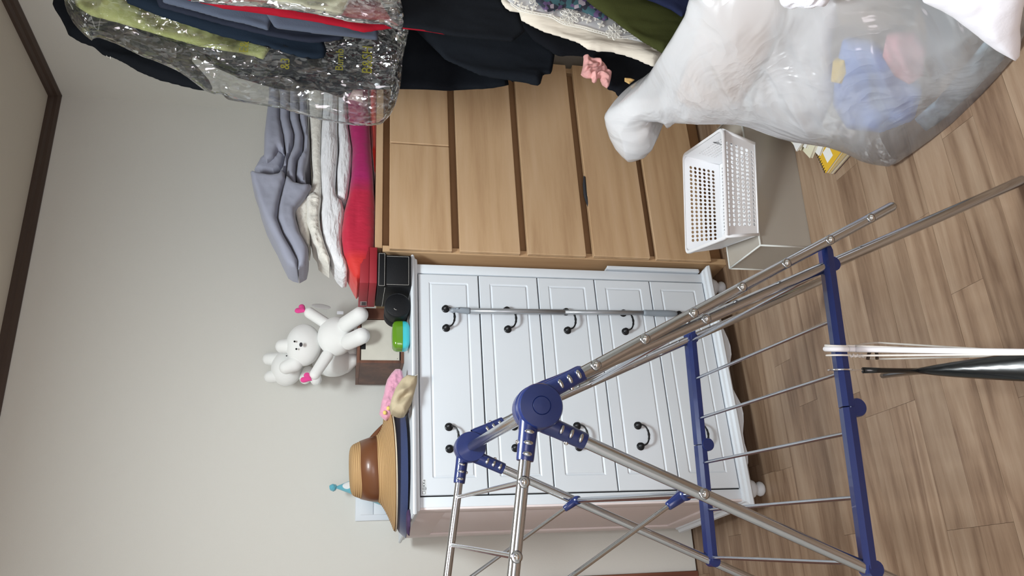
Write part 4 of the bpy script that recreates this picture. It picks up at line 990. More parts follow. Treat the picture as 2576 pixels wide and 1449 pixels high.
# ------------------------------------------------------------------ hanging clothes, far to near
clothes = [
 # name, label, color, y, outline px, options
 ('black_jacket', 'black jacket with drooping sleeve, farthest of the hanging clothes', (24, 27, 32), -.80,
  [(150, -90), (132, 10), (138, 24), (152, 45), (165, 70), (172, 88), (200, 105), (236, 118), (258, 138), (285, 145), (312, 158), (350, 181), (400, 201), (450, 214), (500, 226), (531, 229), (535, 222), (525, 200), (480, 150), (560, 60), (560, -90)], {}),
 ('long_black_coat', 'long black coat partly inside the clear garment cover', (24, 28, 34), -.93,
  [(250, -90), (300, 30), (420, 110), (520, 160), (600, 196), (690, 222), (752, 232), (772, 232), (786, 224), (820, 232), (868, 250), (882, 226), (985, 224), (1060, 225), (1120, 228), (1155, 227), (1240, 222), (1293, 211), (1292, 208), (1275, 208), (1266, 201), (1290, 196), (1270, 120), (1100, 60), (1000, -90)], {}),
 ('black_skirt', 'short black skirt with a squared hem beside the long black coat', (26, 30, 36), -1.02,
  [(1010, -90), (1030, 60), (1120, 150), (1210, 190), (1266, 200), (1310, 206), (1353, 216), (1360, 210), (1366, 188), (1385, 186), (1389, 178), (1396, 135), (1350, 80), (1310, -90)], {}),
 ('yellow_dress', 'pale yellow garment inside the crinkled clear plastic cover', (172, 176, 114), -1.035,
  [(180, -90), (190, 15), (230, 40), (300, 58), (400, 88), (500, 116), (600, 133), (640, 142), (662, 150), (680, 122), (640, 104), (560, 60), (450, -90)], {}),
 ('navy_shirt', 'dark navy garment hanging in front of the yellow one', (26, 36, 48), -1.10,
  [(290, -90), (320, 8), (400, 40), (480, 66), (560, 92), (640, 110), (678, 120), (740, 140), (776, 149), (815, 146), (822, 127), (800, 60), (700, -90)], {}),
 ('charcoal_top', 'charcoal garment between the navy and the grey ones', (38, 42, 54), -1.14,
  [(360, -90), (400, 18), (480, 40), (560, 62), (640, 82), (700, 95), (780, 108), (830, 104), (865, 98), (860, 40), (760, -90)], {}),
 ('grey_cardigan', 'slate grey garment, the shorter of the two grey ones', (76, 84, 100), -1.18,
  [(400, -90), (410, 6), (480, 24), (560, 47), (620, 60), (675, 76), (686, 42), (660, -90)], {}),
 ('grey_shirt', 'slate grey garment with a square hem, the longer grey one', (72, 79, 94), -1.195,
  [(560, -90), (660, 20), (690, 68), (700, 71), (780, 82), (870, 91), (950, 101), (953, 80), (900, 20), (820, -90)], {}),
 ('crimson_blouse', 'deep red garment showing as a long thin strip', (146, 22, 38), -1.23,
  [(430, -90), (450, -4), (500, 6), (560, 21), (680, 38), (750, 48), (820, 60), (870, 70), (914, 82), (950, 76), (1000, 70), (1060, 77), (1100, 84), (1126, 89), (1120, 78), (1060, 60), (980, -90)], {}),
 ('cream_shirt', 'cream shirt inside the nearer clear garment cover', (226, 224, 196), -1.285,
  [(600, -90), (650, -2), (700, 10), (758, 17), (772, 26), (810, 32), (850, 38), (861, 36), (876, 10), (885, -90)], {}),
 ('black_overcoat', 'long black overcoat over the red strip and the black skirt', (22, 25, 30), -1.25,
  [(900, -90), (985, 50), (1010, 68), (1060, 74), (1150, 92), (1230, 99), (1290, 104), (1320, 80), (1311, 50), (1308, 30), (1282, 28), (1258, 0), (1250, -90)], {}),
 ('black_trousers', 'crumpled black trousers hanging low behind the big plastic bag', (20, 22, 27), -1.10,
  [(1270, 20), (1310, 60), (1340, 100), (1380, 125), (1396, 138), (1412, 141), (1450, 140), (1470, 142), (1495, 148), (1520, 165), (1534, 190), (1533, 210), (1527, 224), (1537, 229), (1545, 226), (1552, 240), (1562, 250), (1640, 250), (1720, 200), (1700, 120), (1600, 60), (1450, 20)], {}),
 ('linen_dress', 'cream linen dress with a gathered hem under the lace layer', (222, 214, 200), -1.275,
  [(1255, -90), (1261, 5), (1270, 18), (1282, 27), (1306, 31), (1311, 50), (1340, 66), (1370, 80), (1410, 92), (1455, 107), (1480, 124), (1505, 129), (1540, 131), (1575, 140), (1605, 150), (1625, 160), (1646, 168), (1665, 138), (1650, 90), (1560, 20), (1440, -90)], {'wr': 'linen'}),
 ('floral_blouse', 'dark teal and lilac floral print blouse above the lace', (60, 62, 78), -1.325,
  [(1330, -90), (1348, 2), (1362, 16), (1373, 29), (1395, 28), (1420, 18), (1440, 22), (1470, 30), (1490, 40), (1520, 51), (1530, 50), (1528, 30), (1500, -90)], {'m': 'floral'}),
 ('olive_coat', 'olive green garment hanging between the lace and the navy one', (58, 62, 32), -1.38,
  [(1440, -90), (1475, 0), (1500, 20), (1540, 48), (1580, 78), (1620, 106), (1668, 134), (1700, 100), (1760, 20), (1790, -90)], {}),
 ('navy_trousers', 'navy blue garment nearest the top of the big plastic bag', (34, 40, 66), -1.43,
  [(1580, -90), (1615, -6), (1650, 6), (1690, 24), (1716, 42), (1740, 20), (1780, -90)], {}),
]
mfl = mat('floral_print', s2l(60, 62, 78), .8, bump=.2); nt = mfl.node_tree; N = nt.nodes; L = nt.links
tc = N.new('ShaderNodeTexCoord'); vo = N.new('ShaderNodeTexVoronoi'); vo.inputs['Scale'].default_value = 95; L.new(tc.outputs['Object'], vo.inputs[0])
cr = N.new('ShaderNodeValToRGB'); cr.color_ramp.interpolation = 'CONSTANT'; e = cr.color_ramp.elements; e[0].position = 0; e[0].color = (*s2l(30, 34, 48), 1); e[1].position = .3; e[1].color = (*s2l(48, 84, 92), 1)
for p_, c_ in ((.5, (84, 66, 104)), (.66, (150, 140, 150)), (.76, (34, 38, 54)), (.9, (110, 84, 120))): k = e.new(p_); k.color = (*s2l(*c_), 1)
L.new(vo.outputs['Color'], cr.inputs[0]); L.new(cr.outputs[0], N['Principled BSDF'].inputs['Base Color'])
rail_x, rail_z = .70, 2.17
def folds(seed, amp=.010, fr_=34):
    def f(a, b, e):
        return e*(amp*math.sin(fr_*a+2.5*fbm((a*1.5, b*.4, seed), 3, 2))+amp*.5*fbm((a*4, b, seed+3), 8, 3))
    return f
def linen(a, b, e): return e*(.008*math.sin(40*a+3*fbm((a, b*.5), 4, 2))+.005*fbm((a*3, b, 3), 12, 3)+(.004*math.sin(150*a+4*fbm((a, b), 12, 2)) if b < -.2 else 0))
gobj = {}
for k, (nm, lbl, col, yy_, out, opt) in enumerate(clothes):
    P = [aty(x, y, yy_) for x, y in out]
    t_ = .014 if yy_ > -1.0 else .011
    dark = sum(col) < 240
    m_ = mfl if opt.get('m') else mat(nm+'_cloth', s2l(*col), .9 if dark else .85, bump=.7 if opt.get('wr') else .35, bscale=26 if opt.get('wr') else 350, bd=.008 if opt.get('wr') else .002, stretch=(2.6, 1, .5) if opt.get('wr') else (1, 1, 1), vary=.06, vscale=8, sheen=0 if dark else .1, spec=.1 if dark else .2)
    o = puff(nm, P, m_, None, 74, t_, t_, .020, 0, linen if opt.get('wr') else folds(k*7.3, .007 if dark else .006), None)
    tag(o, lbl, 'clothing'); gobj[nm] = o
# lace overlay, a sheer layer with stitched flowers
yl = -1.305
mlace = film('lace_net', (.86, .84, .80), .28, .6, 0); mthr = mat('white_embroidery', s2l(240, 238, 230), .8)
lo = [(1268, -90), (1275, 0), (1292, 14), (1325, 24), (1345, 28), (1372, 34), (1410, 44), (1430, 56), (1480, 68), (1530, 84), (1560, 93), (1600, 103), (1625, 108), (1625, 90), (1560, 30), (1480, -90)]
lc_ = puff('lace_overlay', [aty(x, y, yl) for x, y in lo], mlace, None, 56, .003, .003, .01); tag(lc_, 'sheer grey-beige lace layer with white flower embroidery', 'clothing')
mbx = MB()
def thread(pp_, r=.0013, closed=False):
    P = [aty(x, y, yl-.006) for x, y in pp_]; P = spline(P, 4, closed); 
    if closed: P.append(P[0])
    V, F = tube_vf(P, r, 5); mbx.add(V, F)
def flower(cx, cy, R, n, rot=0, half=False):
    for k in range(n):
        a = rot+2*math.pi*k/n
        if half and not (-.3 < math.sin(a-.4)): pass
        c, s_ = math.cos(a), math.sin(a)
        pts = []
        for t in np.linspace(0, 2*math.pi, 9)[:-1]:
            r_ = R*.62+R*.34*math.cos(t); w_ = R*.17*math.sin(t); pts.append((cx+c*r_-s_*w_, cy+s_*r_+c*w_))
        thread(pts, .0014, True)
        pts = [(cx+c*(R*.6+R*.15*math.cos(t))-s_*R*.07*math.sin(t), cy+s_*(R*.6+R*.15*math.cos(t))+c*R*.07*math.sin(t)) for t in np.linspace(0, 2*math.pi, 7)[:-1]]
        thread(pts, .0009, True)
    thread([(cx+R*.2*math.cos(t), cy+R*.2*math.sin(t)) for t in np.linspace(0, 2*math.pi, 8)[:-1]], .0016, True)
flower(1434, 38, 27, 9); flower(1545, 80, 21, 8); flower(1350, -8, 24, 8)
for (x, y, r) in ((1480, 50, 9), (1512, 62, 9), (1500, 45, 7), (1468, 46, 7), (1342, 20, 8), (1310, 14, 9), (1325, 19, 6), (1298, 2, 8), (1574, 76, 8), (1388, 38, 6)): flower(x, y, r, 4, .4)
for off in (0, 5):
    thread([(1285, 6+off), (1310, 22+off), (1345, 31+off), (1385, 38+off*1.1), (1415, 55+off), (1445, 62+off), (1465, 66+off), (1490, 74+off), (1520, 82+off), (1560, 92+off), (1600, 88+off), (1618, 96+off)], .0012)
for t in np.linspace(0, 1, 46):
    i = t*10; pl_ = [(1285, 8), (1310, 24), (1345, 33), (1385, 40), (1415, 57), (1445, 64), (1465, 69), (1490, 76), (1520, 84), (1560, 94), (1618, 98)]; j = min(int(i), 9); f_ = i-j
    x = pl_[j][0]+(pl_[j+1][0]-pl_[j][0])*f_; y = pl_[j][1]+(pl_[j+1][1]-pl_[j][1])*f_
    V, F = sphere_vf(aty(x, y+1, yl-.006), .0016, 6, 4); mbx.add(V, F)
o = mbx.build('embroidery', mthr, lc_); tag(o, kind='stuff')
# pink ruffled scarf, orange scrap
mpr = mat('pink_print_cotton', s2l(226, 168, 164), .85, bump=.3, bscale=150, vary=.35, vscale=30)
pk = [(1467, 141), (1468, 150), (1466, 168), (1461, 188), (1468, 194), (1477, 197), (1488, 197), (1489, 206), (1495, 209), (1500, 207), (1503, 198), (1507, 196), (1515, 214), (1527, 222), (1532, 216), (1537, 196), (1538, 185), (1532, 180), (1527, 176), (1522, 165), (1512, 155), (1500, 150), (1484, 146), (1478, 141)]
def wpk(a, b, e): return e*(.010*abs(math.sin(95*b+60*a+5*fbm((a, b), 22, 2)))+.005*fbm((a, b, 4), 50, 2))
o = puff('pink_scarf', [aty(x, y, -1.125) for x, y in pk], mpr, None, 56, .012, .006, .010, 0, wpk); tag(o, 'small pink ruffled cotton piece hanging by the crumpled black trousers', 'clothing')
og = [(1571, 196), (1571, 205), (1583, 212), (1589, 207), (1597, 201), (1586, 197)]
o = puff('printed_patch', [aty(x, y, -1.128) for x, y in og], mat('orange_print', s2l(226, 186, 120), .7, vary=.4, vscale=60), gobj['black_trousers'], 18, .004, .001, .006)
# clear garment covers
mfilm = film('clear_film', (.97, .98, .98), .975, .10, 1.0, 16, glint=.10, facet=26)
def wcr(seed, amp):
    def f(a, b, e): return e*(amp*(1-2*abs(fbm((a, b*.6, seed), 9, 2)))+amp*.45*abs(fbm((a, b, seed+4), 30, 2))+amp*.3*abs(fbm((a, b, seed+9), 80, 1)))
    return f
b1 = [(150, -90), (163, 10), (170, 32), (188, 50), (210, 66), (224, 72), (222, 52), (232, 56), (262, 66), (300, 85), (330, 100), (380, 118), (420, 136), (450, 155), (495, 190), (525, 201), (540, 200), (556, 214), (600, 222), (640, 228), (700, 238), (740, 250), (790, 265), (850, 277), (900, 284), (940, 284), (972, 279), (992, 258), (1003, 235), (1010, 200), (1012, 178), (1012, 150), (1030, 70), (1000, 40), (800, -90)]
o = puff('garment_cover', [aty(x, y, -1.065) for x, y in b1], mfilm, None, 190, .012, .10, .03, 0, wcr(1, .022)); tag(o, 'crinkled clear plastic garment cover with yellow print', 'garment cover')
gc1 = o
b2 = [(430, -90), (480, 2), (520, 8), (600, 14), (660, 17), (720, 24), (780, 33), (840, 44), (880, 55), (930, 60), (965, 60), (985, 70), (1012, 81), (1015, 60), (1015, 30), (1008, 0), (1000, -90)]
o = puff('garment_cover', [aty(x, y, -1.30) for x, y in b2], mfilm, None, 130, .010, .010, .02, 0, wcr(5, .016)); tag(o, 'clear plastic garment cover around the cream shirt', 'garment cover')
# yellow print on the first cover
myel = mat('yellow_print', s2l(140, 136, 50), .5, alpha=.7)
def print_on(px, py, s_, size, par, yy2):
    q = aty(px, py, yy2); T = Matrix.Translation(q) @ Matrix.Rotation(math.pi/2, 4, 'X') ; return text_mesh(s_, size, myel, 'print', par, T, .0003)
print_on(855, 150, 'Burnb', .030, gc1, -1.105)
print_on(925, 150, 'B&SH', .040, gc1, -1.105)
print_on(615, 118, 'E&', .034, gc1, -1.105)
print_on(718, 160, '&3', .034, gc1, -1.105)
# laundry slip pinned inside the cover
slip = [(888, 226), (874, 250), (894, 253), (913, 259), (913, 228)]
sp = puff('laundry_slip', [aty(x, y, -1.04) for x, y in slip], mat('printed_slip', s2l(214, 190, 186), .7, vary=.25, vscale=50), gc1, 20, .0006, .0006, .002)
# rail that carries the hangers, running out of the picture
rl = empty('clothes_rail', (rail_x, -1.6, rail_z), 0, 'clothes rail above the hanging garments, beyond the top edge', 'rail')
V, F = tube_vf([(rail_x, -.72, rail_z), (rail_x, -2.6, rail_z)], .014, 16); mk('rail_tube', V, F, M['steel'], rl)
for yy2 in (-1.75, -2.5):
    V, F = tube_vf([(rail_x, yy2, rail_z), (rail_x, yy2, H-.002)], .010, 16); mk('bracket', V, F, M['steel'], rl)
mhg = mat('hanger_wire', s2l(214, 212, 204), .35)
for k, (nm, lbl, col, yy_, out, opt) in enumerate(clothes):
    o = empty('wire_hanger', (rail_x, yy_, rail_z), 0, 'white wire hanger on the clothes rail carrying the '+nm.replace('_', ' '), 'hanger', 'wire hangers on the clothes rail')
    top = {'black_jacket': 2.0}.get(nm, 2.02)
    pts = [(rail_x-.012, yy_, rail_z+.004), (rail_x-.010, yy_, rail_z+.014), (rail_x, yy_, rail_z+.0175), (rail_x+.014, yy_, rail_z+.010), (rail_x+.016, yy_, rail_z-.006), (rail_x+.004, yy_, rail_z-.03), (rail_x, yy_, rail_z-.055)]
    V, F = tube_vf(spline(pts, 4), .0016, 6); mk('hook', V, F, mhg, o)
    V, F = tube_vf([(rail_x, yy_, rail_z-.055), (rail_x-.19, yy_, rail_z-.13), (rail_x-.20, yy_, rail_z-.14), (rail_x+.18, yy_, rail_z-.14), (rail_x+.17, yy_, rail_z-.125), (rail_x, yy_, rail_z-.055)], .0016, 6); mk('shoulder_wire', V, F, mhg, o)
# ------------------------------------------------------------------ clear storage box and white basket
sb0 = np.array([-.162, -1.083, 0]); sb1 = atz(1995, 350, 0); bt_ = np.array([-.140, -.895, 0])
u = sb1-sb0; u[2] = 0; u /= np.linalg.norm(u); v = np.array([-u[1], u[0], 0]); SW, SD, SH = .46, .19, .164
sb = empty('storage_box', sb0+u*SW/2+v*SD/2, 0, 'low frosted translucent storage box on the floor under the white basket', 'storage box')
mfr = bpy.data.materials.new('frosted_plastic'); mfr.use_nodes = True; nt = mfr.node_tree; N = nt.nodes; L = nt.links
for x in list(N):
    if x.type != 'OUTPUT_MATERIAL': N.remove(x)
outn = [x for x in N if x.type == 'OUTPUT_MATERIAL'][0]
d_ = N.new('ShaderNodeBsdfDiffuse'); d_.inputs[0].default_value = (*s2l(206, 200, 190), 1); t_ = N.new('ShaderNodeBsdfTransparent'); t_.inputs[0].default_value = (.95, .93, .9, 1); g_ = N.new('ShaderNodeBsdfGlossy'); g_.inputs['Roughness'].default_value = .25
m1 = N.new('ShaderNodeMixShader'); m1.inputs[0].default_value = .52; L.new(d_.outputs[0], m1.inputs[1]); L.new(t_.outputs[0], m1.inputs[2])
m2 = N.new('ShaderNodeMixShader'); m2.inputs[0].default_value = .06; L.new(m1.outputs[0], m2.inputs[1]); L.new(g_.outputs[0], m2.inputs[2]); L.new(m2.outputs[0], outn.inputs[0])
medge = mat('clear_edge', s2l(214, 216, 212), .35)
for nm, a in (('front_wall', (.003, SW-.003, 0, .003, .003, SH-.001)), ('back_wall', (.003, SW-.003, SD-.003, SD, .003, SH-.001)), ('side_wall', (0, .003, 0, SD, .003, SH-.001)), ('side_wall', (SW-.003, SW, 0, SD, .003, SH-.001)), ('base', (0, SW, 0, SD, .0008, .003)), ('lid', (.004, SW-.004, .004, SD-.004, SH-.003, SH-.0005))):
    V, F = subbox(sb0, u, v, *a, 0); mk(nm, V, F, mfr, sb, False)
er = .0028
def sp_(x, y, z): return sb0+u*x+v*y+np.array([0, 0, z])
for a, b in (((0, 0, .003), (0, 0, SH)), ((SW, 0, .003), (SW, 0, SH)), ((0, SD, .003), (0, SD, SH)), ((0, 0, SH), (SW, 0, SH)), ((0, 0, SH), (0, SD, SH)), ((0, SD, SH), (SW, SD, SH)), ((SW, 0, SH), (SW, SD, SH))):
    V, F = tube_vf([sp_(*a), sp_(*b)], er, 8); mk('corner_edge', V, F, medge, sb)
# basket
BZ = SH+er+.001
rim = [np.array([-.158, -1.108]), np.array([.157, -1.188]), np.array([.226, -.925]), np.array([-.089, -.845])]
bot = [np.array([-.132, -1.091]), np.array([.128, -1.158]), np.array([.185, -.945]), np.array([-.075, -.880])]
RZ = .281
bk = empty('perforated_basket', (.04, -1.02, BZ), 0, 'white perforated plastic basket sitting on the translucent box', 'basket')
mbw = mat('white_basket_plastic', s2l(240, 241, 244), .4)
def lip(A, B, t): return A+(B-A)*t
def panel(c00, c10, c11, c01, nx, ny, mx, my0, my1, nm, hole=.34, thick=.0022, holes=True):
    """perforated quad: c00..c10 bottom edge, c01..c11 top edge; round holes on an nx by ny grid"""
    c00, c10, c11, c01 = [np.array(c, float) for c in (c00, c10, c11, c01)]
    def pt(s, t): return (c00*(1-s)+c10*s)*(1-t)+(c01*(1-s)+c11*s)*t
    n = np.cross(c10-c00, c01-c00); n /= np.linalg.norm(n); V = []; F = []
    W_ = np.linalg.norm(c10-c00); H_ = np.linalg.norm(c01-c00)
    xs = [0]+[mx+(1-2*mx)*i/nx for i in range(nx+1)]+[1]; ys = [0]+[my0+(1-my0-my1)*j/ny for j in range(ny+1)]+[1]
    def addq(P):
        b = len(V)
        for p in P: V.append(p)
        for p in P: V.append(p-n*thick)
        k = len(P); F.append([b+i for i in range(k)]); F.append([b+k+i for i in range(k)][::-1]); return b, k
    for i in range(len(xs)-1):
        for j in range(len(ys)-1):
            x0, x1, y0, y1 = xs[i], xs[i+1], ys[j], ys[j+1]
            if 1 <= i <= nx and 1 <= j <= ny and holes:
                cx, cy = (x0+x1)/2, (y0+y1)/2; r = hole*min((x1-x0)*W_, (y1-y0)*H_); K = 12; b = len(V)
                ring_ = []; outer = []
                for k in range(K):
                    a = 2*math.pi*(k+.5)/K; ring_.append(pt(cx+r*math.cos(a)/W_, cy+r*math.sin(a)/H_))
                    m_ = max(abs(math.cos(a)), abs(math.sin(a))); outer.append(pt(cx+(x1-x0)/2*max(-1, min(1, math.cos(a)/m_)), cy+(y1-y0)/2*max(-1, min(1, math.sin(a)/m_))))
                for L_ in (ring_, outer):
                    for p in L_: V.append(p)
                for L_ in (ring_, outer):
                    for p in L_: V.append(p-n*thick)
                for k in range(K):
                    k2 = (k+1) % K
                    F.append([b+k, b+K+k, b+K+k2, b+k2]); F.append([b+2*K+k, b+2*K+k2, b+3*K+k2, b+3*K+k]); F.append([b+k2, b+2*K+k2, b+2*K+k, b+k])
                # the outer ring misses the cell corners: close with small triangles
                for (sx_, sy_) in ((x0, y0), (x1, y0), (x1, y1), (x0, y1)):
                    c_ = pt(sx_, sy_); ds = sorted(range(K), key=lambda k: np.linalg.norm(outer[k]-c_))[:2]; i0 = len(V); V.append(c_); V.append(c_-n*thick)
                    F.append([b+K+ds[0], b+K+ds[1], i0]); F.append([b+3*K+ds[1], b+3*K+ds[0], i0+1])
            else: addq([pt(x0, y0), pt(x1, y0), pt(x1, y1), pt(x0, y1)])
    return mk(nm, V, F, mbw, bk, False)
b3 = [np.array([*p, BZ]) for p in bot]; r3 = [np.array([*(p*.955+np.mean(rim, axis=0)*.045), RZ-.002]) for p in rim]
panel(b3[0], b3[1], r3[1], r3[0], 19, 6, .09, .05, .05, 'front_wall', .43)
panel(b3[2], b3[3], r3[3], r3[2], 19, 6, .09, .14, .12, 'back_wall', .38)
panel(b3[3], b3[0], r3[0], r3[3], 12, 6, .22, .05, .3, 'side_wall', .3, holes=False)
panel(b3[1], b3[2], r3[2], r3[1], 12, 6, .2, .3, .2, 'side_wall', .33)
panel(b3[3], b3[2], b3[1], b3[0], 22, 14, .05, .05, .05, 'base', .3)
# rounded corner posts and rim
for a, b in zip(b3, r3): V, F = tube_vf([a+np.array([0, 0, .002]), b], .0045, 10); mk('corner', V, F, mbw, bk)
for a, b in zip(b3, b3[1:]+b3[:1]): V, F = tube_vf([a+np.array([0, 0, .002]), b+np.array([0, 0, .002])], .0028, 8); mk('bottom_edge', V, F, mbw, bk)
def rr_loop(P, rad, n=6):
    out = []
    for i in range(4):
        p0, p1, p2 = P[i-1], P[i], P[(i+1) % 4]; d0 = (p0-p1)/np.linalg.norm(p0-p1); d1 = (p2-p1)/np.linalg.norm(p2-p1)
        for k in range(n+1):
            t = k/n; out.append((p1+d0*rad)*(1-t)**2+2*p1*t*(1-t)+(p1+d1*rad)*t*t)
    return out
c2 = np.mean(rim, axis=0)
outer = rr_loop(rim, .022); inner = rr_loop([c2+(p-c2)*(1-.055) for p in rim], .018)
V = []; F = []; K = len(outer)
for (ring_, z) in ((outer, RZ-.010), (outer, RZ-.001), ([o_*.85+i_*.15 for o_, i_ in zip(outer, inner)], RZ+.0006), (inner, RZ), (inner, RZ-.004)):
    for p in ring_: V.append((p[0], p[1], z))
for i in range(4):
    for k in range(K): F.append([i*K+k, i*K+(k+1) % K, (i+1)*K+(k+1) % K, (i+1)*K+k])
o = mk('rim', V, F, mbw, bk); so = o.modifiers.new('s', 'SOLIDIFY'); so.thickness = .0016; sharp(o, 50)
# small cut marks (handwriting in black pen on the right wall)
mpen = mat('black_pen', s2l(30, 30, 34), .5)
def mark(P): V, F = tube_vf(P, .0009, 5); return V, F
mbx = MB()
wallp = lambda s, t: (b3[1]*(1-s)+b3[2]*s)*(1-t)+(r3[1]*(1-s)+r3[2]*s)*t
nw = np.cross(b3[2]-b3[1], r3[1]-b3[1]); nw /= np.linalg.norm(nw); nw = nw if np.dot(nw, CAM-b3[1]) > 0 else -nw
for (s0, t0) in ((.30, .72), (.18, .35)):
    P = [wallp(s0, t0)+nw*.003, wallp(s0+.02, t0+.05)+nw*.003, wallp(s0+.05, t0+.12)+nw*.003, wallp(s0+.03, t0-.16)+nw*.003]
    V, F = tube_vf(P, .0009, 5); mbx.add(V, F)
mbx.build('pen_mark', mpen, bk)

# ------------------------------------------------------------------ notebooks on the floor
def book(name, px, z0, h, w_, d_, ang, m_, lab, cat_='book', mp=None):
    """px: the picture's nearest-left corner; the book runs from there to the right and towards the viewer"""
    q = atz(px[0], px[1], z0+h); q[2] = z0
    t = empty(name, q, ang, lab, cat_)
    T = Matrix.Translation(q) @ Matrix.Rotation(ang, 4, 'Z')
    V, F = box_vf(.001, w_-.001, -d_+.001, -.001, .0009, h-.0009, 0, 1, T); mk('pages', V, F, mp or mat('paper_pages', s2l(222, 216, 198), .8, vary=.18, vscale=40, stretch=(1, 1, 40)), t, False)
    V, F = box_vf(0, w_, -d_, 0, h-.0009, h, 0, 1, T); cv = mk('cover', V, F, m_, t, False)
    V, F = box_vf(0, w_, -d_, 0, 0, .0009, 0, 1, T); mk('back_cover', V, F, m_, t, False)
    return t, T, cv
ba = .24
mteal = mat('map_cover', s2l(172, 152, 110), .5); mylw = mat('yellow_cover', s2l(214, 172, 46), .5); mwc = mat('white_cover', s2l(226, 226, 224), .6); mcc = mat('cream_cover', s2l(216, 212, 186), .6); mpc = mat('plum_cover', s2l(120, 86, 92), .5)
t, T, cv = book('book', (2092, 438), 0.0005, .008, .24, .19, ba-.12, mpc, 'closed book with plum edge at the very bottom of the notebook stack')
t, T, cv = book('book', (2087, 438), 0.009, .010, .24, .19, ba-.10, mteal, 'book with tan and teal cover under the yellow spiral notebook')
V, F = sphere_vf(np.array(T @ Vector((.075, -.125, .0102))), (.050, .042, .0006), 24, 6); mk('teal_patch', V, F, mat('teal_print', s2l(88, 112, 118), .5), cv)
t, T, cv = book('spiral_notebook', (2077, 436), 0.0195, .008, .19, .105, ba, mylw, 'yellow spiral notebook with a white label', 'notebook')
V, F = box_vf(.018, .058, -.052, -.022, .008, .0086, 0, 1, T); mk('label', V, F, mwc, cv, False)
mbx = MB()
for k in range(20):
    x_ = .006+k*.0093; P = [T @ Vector((x_+.0006*a, -.004-.0055*math.cos(a)+.003, .0040+.0060*math.sin(a))) for a in np.linspace(-.2, 2*math.pi-.5, 12)]
    V, F = tube_vf([np.array(p) for p in P], .0010, 5); mbx.add(V, F)
o = mbx.build('spiral_binding', M['gap'], t)
zz = .0283
for k, (px, h, m_, lab, an) in enumerate((((2060, 392), .006, mwc, 'thin white book lying on the yellow spiral notebook', ba+.32), ((2037, 398), .009, mcc, 'cream book with a pale yellow edge in the middle of the stack', ba+.30), ((2026, 374), .007, mwc, 'white paperback above the cream book', ba+.34), ((2009, 379), .007, mcc, 'cream booklet second from the top of the stack', ba+.28), ((2003, 381), .004, mwc, 'plain white booklet on top of the notebook stack', ba-.02))):
    book('book', px, zz, h, .20, .15, an, m_, lab); zz += h+.0006

# ------------------------------------------------------------------ big translucent plastic bag full of clothes
nB = np.array([-.84, -.08, .535]); nB /= np.linalg.norm(nB)
PB = np.array([-.09, -1.60, .03])
def bp_(x, y, off=0): return atp(x, y, PB+nB*off, nB)
bag = [(1712, -70), (1735, -10), (1722, 40), (1690, 95), (1655, 150), (1625, 198), (1600, 226), (1560, 258), (1530, 275), (1521, 288), (1524, 308), (1534, 340), (1548, 366), (1565, 385), (1588, 404), (1602, 402), (1625, 394), (1640, 378), (1646, 362), (1642, 342), (1636, 325), (1628, 315), (1633, 303), (1660, 303), (1672, 306), (1682, 322), (1692, 314), (1703, 306), (1760, 309), (1815, 308), (1860, 309), (1890, 316), (1930, 331), (1965, 343), (2000, 352), (2040, 358), (2085, 364), (2130, 380), (2165, 398), (2200, 408), (2240, 414), (2262, 405), (2300, 380), (2350, 345), (2410, 300), (2470, 240), (2520, 185), (2556, 140), (2590, 60), (2600, -70)]
mbag = film('milky_film', (.95, .965, .985), .50, .20, .35, 4, tl_mix=.06, dist=.03, grad=(.45, 1.15, .82, .12))
def wbag(a, b, e):
    u_ = a*.55+b*.83; v_ = -a*.83+b*.55
    s = .040*fbm((u_, v_*.45, 3), 3.0, 2)
    s += .026*(1-2.2*abs(fbm((u_*.22, v_, 5), 5, 1)))
    s += .008*(1-2.2*abs(fbm((u_*.25, v_*1.1, 9), 13, 1)))+.0035*(1-2*abs(fbm((u_*.5, v_, 2), 26, 1)))
    return e*s
bg = puff('plastic_bag', [bp_(x, y) for x, y in bag], mbag, None, 190, .055, .30, .16, 0, wbag)
V_ = bg.data.vertices; mw = bg.matrix_world
tag(bg, 'huge milky plastic bag stuffed with clothes standing on the floor', 'bag')
# tied ears of the bag: the tip folds over
def content(name, pts, col, lab, off=-.07, tf=.03, m_=None, vary=.15):
    o = puff(name, [bp_(x, y, off+.045) for x, y in pts], m_ or mat(name+'_cloth', s2l(*col), .9, vary=vary, vscale=9, bump=.3), None, 36, tf, .05, .05, 0, lambda a, b, e: e*.012*fbm((a, b, 5), 12, 3)); return tag(o, lab, 'clothing')
content('beige_knitwear', [(1790, -60), (1760, 60), (1730, 160), (1700, 240), (1760, 290), (1850, 290), (1900, 200), (1950, 100), (2000, -60)], (180, 130, 84), 'beige clothing showing faintly through the upper part of the big bag', -.10)
content('white_laundry', [(2010, -60), (1960, 90), (1915, 200), (1880, 295), (1960, 320), (2060, 330), (2100, 240), (2090, 120), (2120, -60)], (226, 222, 220), 'white laundry in the middle of the big plastic bag', -.09)
content('light_blue_shirt', [(2120, 100), (2100, 180), (2095, 260), (2130, 320), (2220, 330), (2300, 300), (2320, 230), (2270, 160), (2190, 110)], (90, 132, 205), 'light blue shirt pressed against the bag, under the pale pink one', -.065)
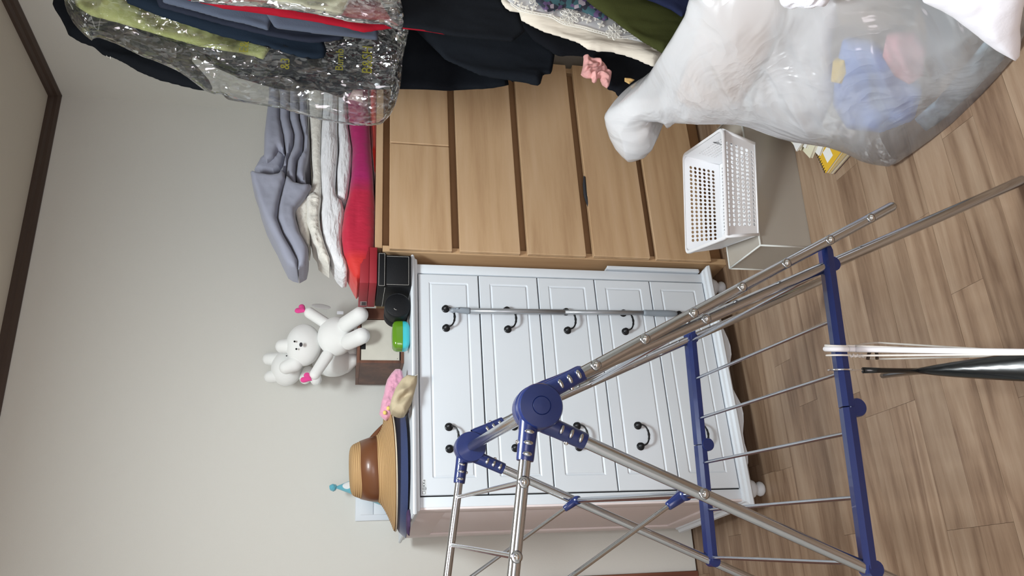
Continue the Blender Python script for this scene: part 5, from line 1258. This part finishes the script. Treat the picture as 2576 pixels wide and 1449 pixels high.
content('pink_cloth', [(2230, 90), (2220, 140), (2250, 190), (2290, 212), (2322, 190), (2330, 130), (2300, 90)], (214, 140, 150), 'pale pink cloth inside the big bag beside the dark blue jeans', -.045, .02)
content('dark_jeans', [(2300, -40), (2330, 70), (2330, 150), (2350, 210), (2400, 170), (2430, 110), (2460, 60), (2450, -40)], (14, 34, 56), 'dark blue jeans inside the big bag close to the white pillow', -.055)
content('yellow_cloth', [(2095, 155), (2090, 205), (2120, 210), (2135, 180), (2125, 150)], (226, 190, 60), 'small yellow patch of cloth seen through the big bag', -.045, .015)
mft = mat('blue_floral_cloth', s2l(160, 186, 200), .9, vary=.5, vscale=26)
content('floral_bedding', [(2480, 100), (2440, 150), (2400, 200), (2350, 260), (2300, 300), (2330, 330), (2400, 290), (2460, 230), (2510, 175), (2540, 140)], (0, 0, 0), 'blue and white mottled cloth at the base of the big bag', -.06, .02, mft)
content('grey_knitwear', [(2080, -60), (2110, 60), (2200, 80), (2300, 60), (2290, -60)], (120, 104, 84), 'grey brown clothing at the top middle of the big bag', -.10)
# white pillow overlapping the bag at the picture's corner
mpw = mat('white_pillowcase', s2l(240, 240, 248), .9, bump=.25, bscale=120, sheen=.2)
pw = [(2290, -80), (2322, 0), (2367, 20), (2395, 36), (2421, 56), (2450, 78), (2479, 102), (2505, 120), (2530, 134), (2558, 149), (2565, 143), (2568, 110), (2566, 70), (2574, 20), (2600, -80)]
o = puff('pillow', [bp_(x, y, .19) for x, y in pw], mpw, None, 60, .035, .03, .05, 0, lambda a, b, e: e*(.008*fbm((a, b, 2), 9, 3)+.003*fbm((a, b, 6), 30, 2)))
tag(o, 'white pillow with a pointed corner lying against the big plastic bag', 'pillow')
# white cloth lumps at the bag's upper edge
o = puff('white_towel', [bp_(x, y, .09) for x, y in ((1960, -60), (1962, 0), (1975, 14), (1995, 20), (2012, 14), (2025, 16), (2045, 18), (2062, 12), (2078, 14), (2090, -4), (2100, -60))], mpw, None, 34, .02, .02, .02, 0, wpk); tag(o, 'white towel edge hanging over the top of the big bag', 'towel')
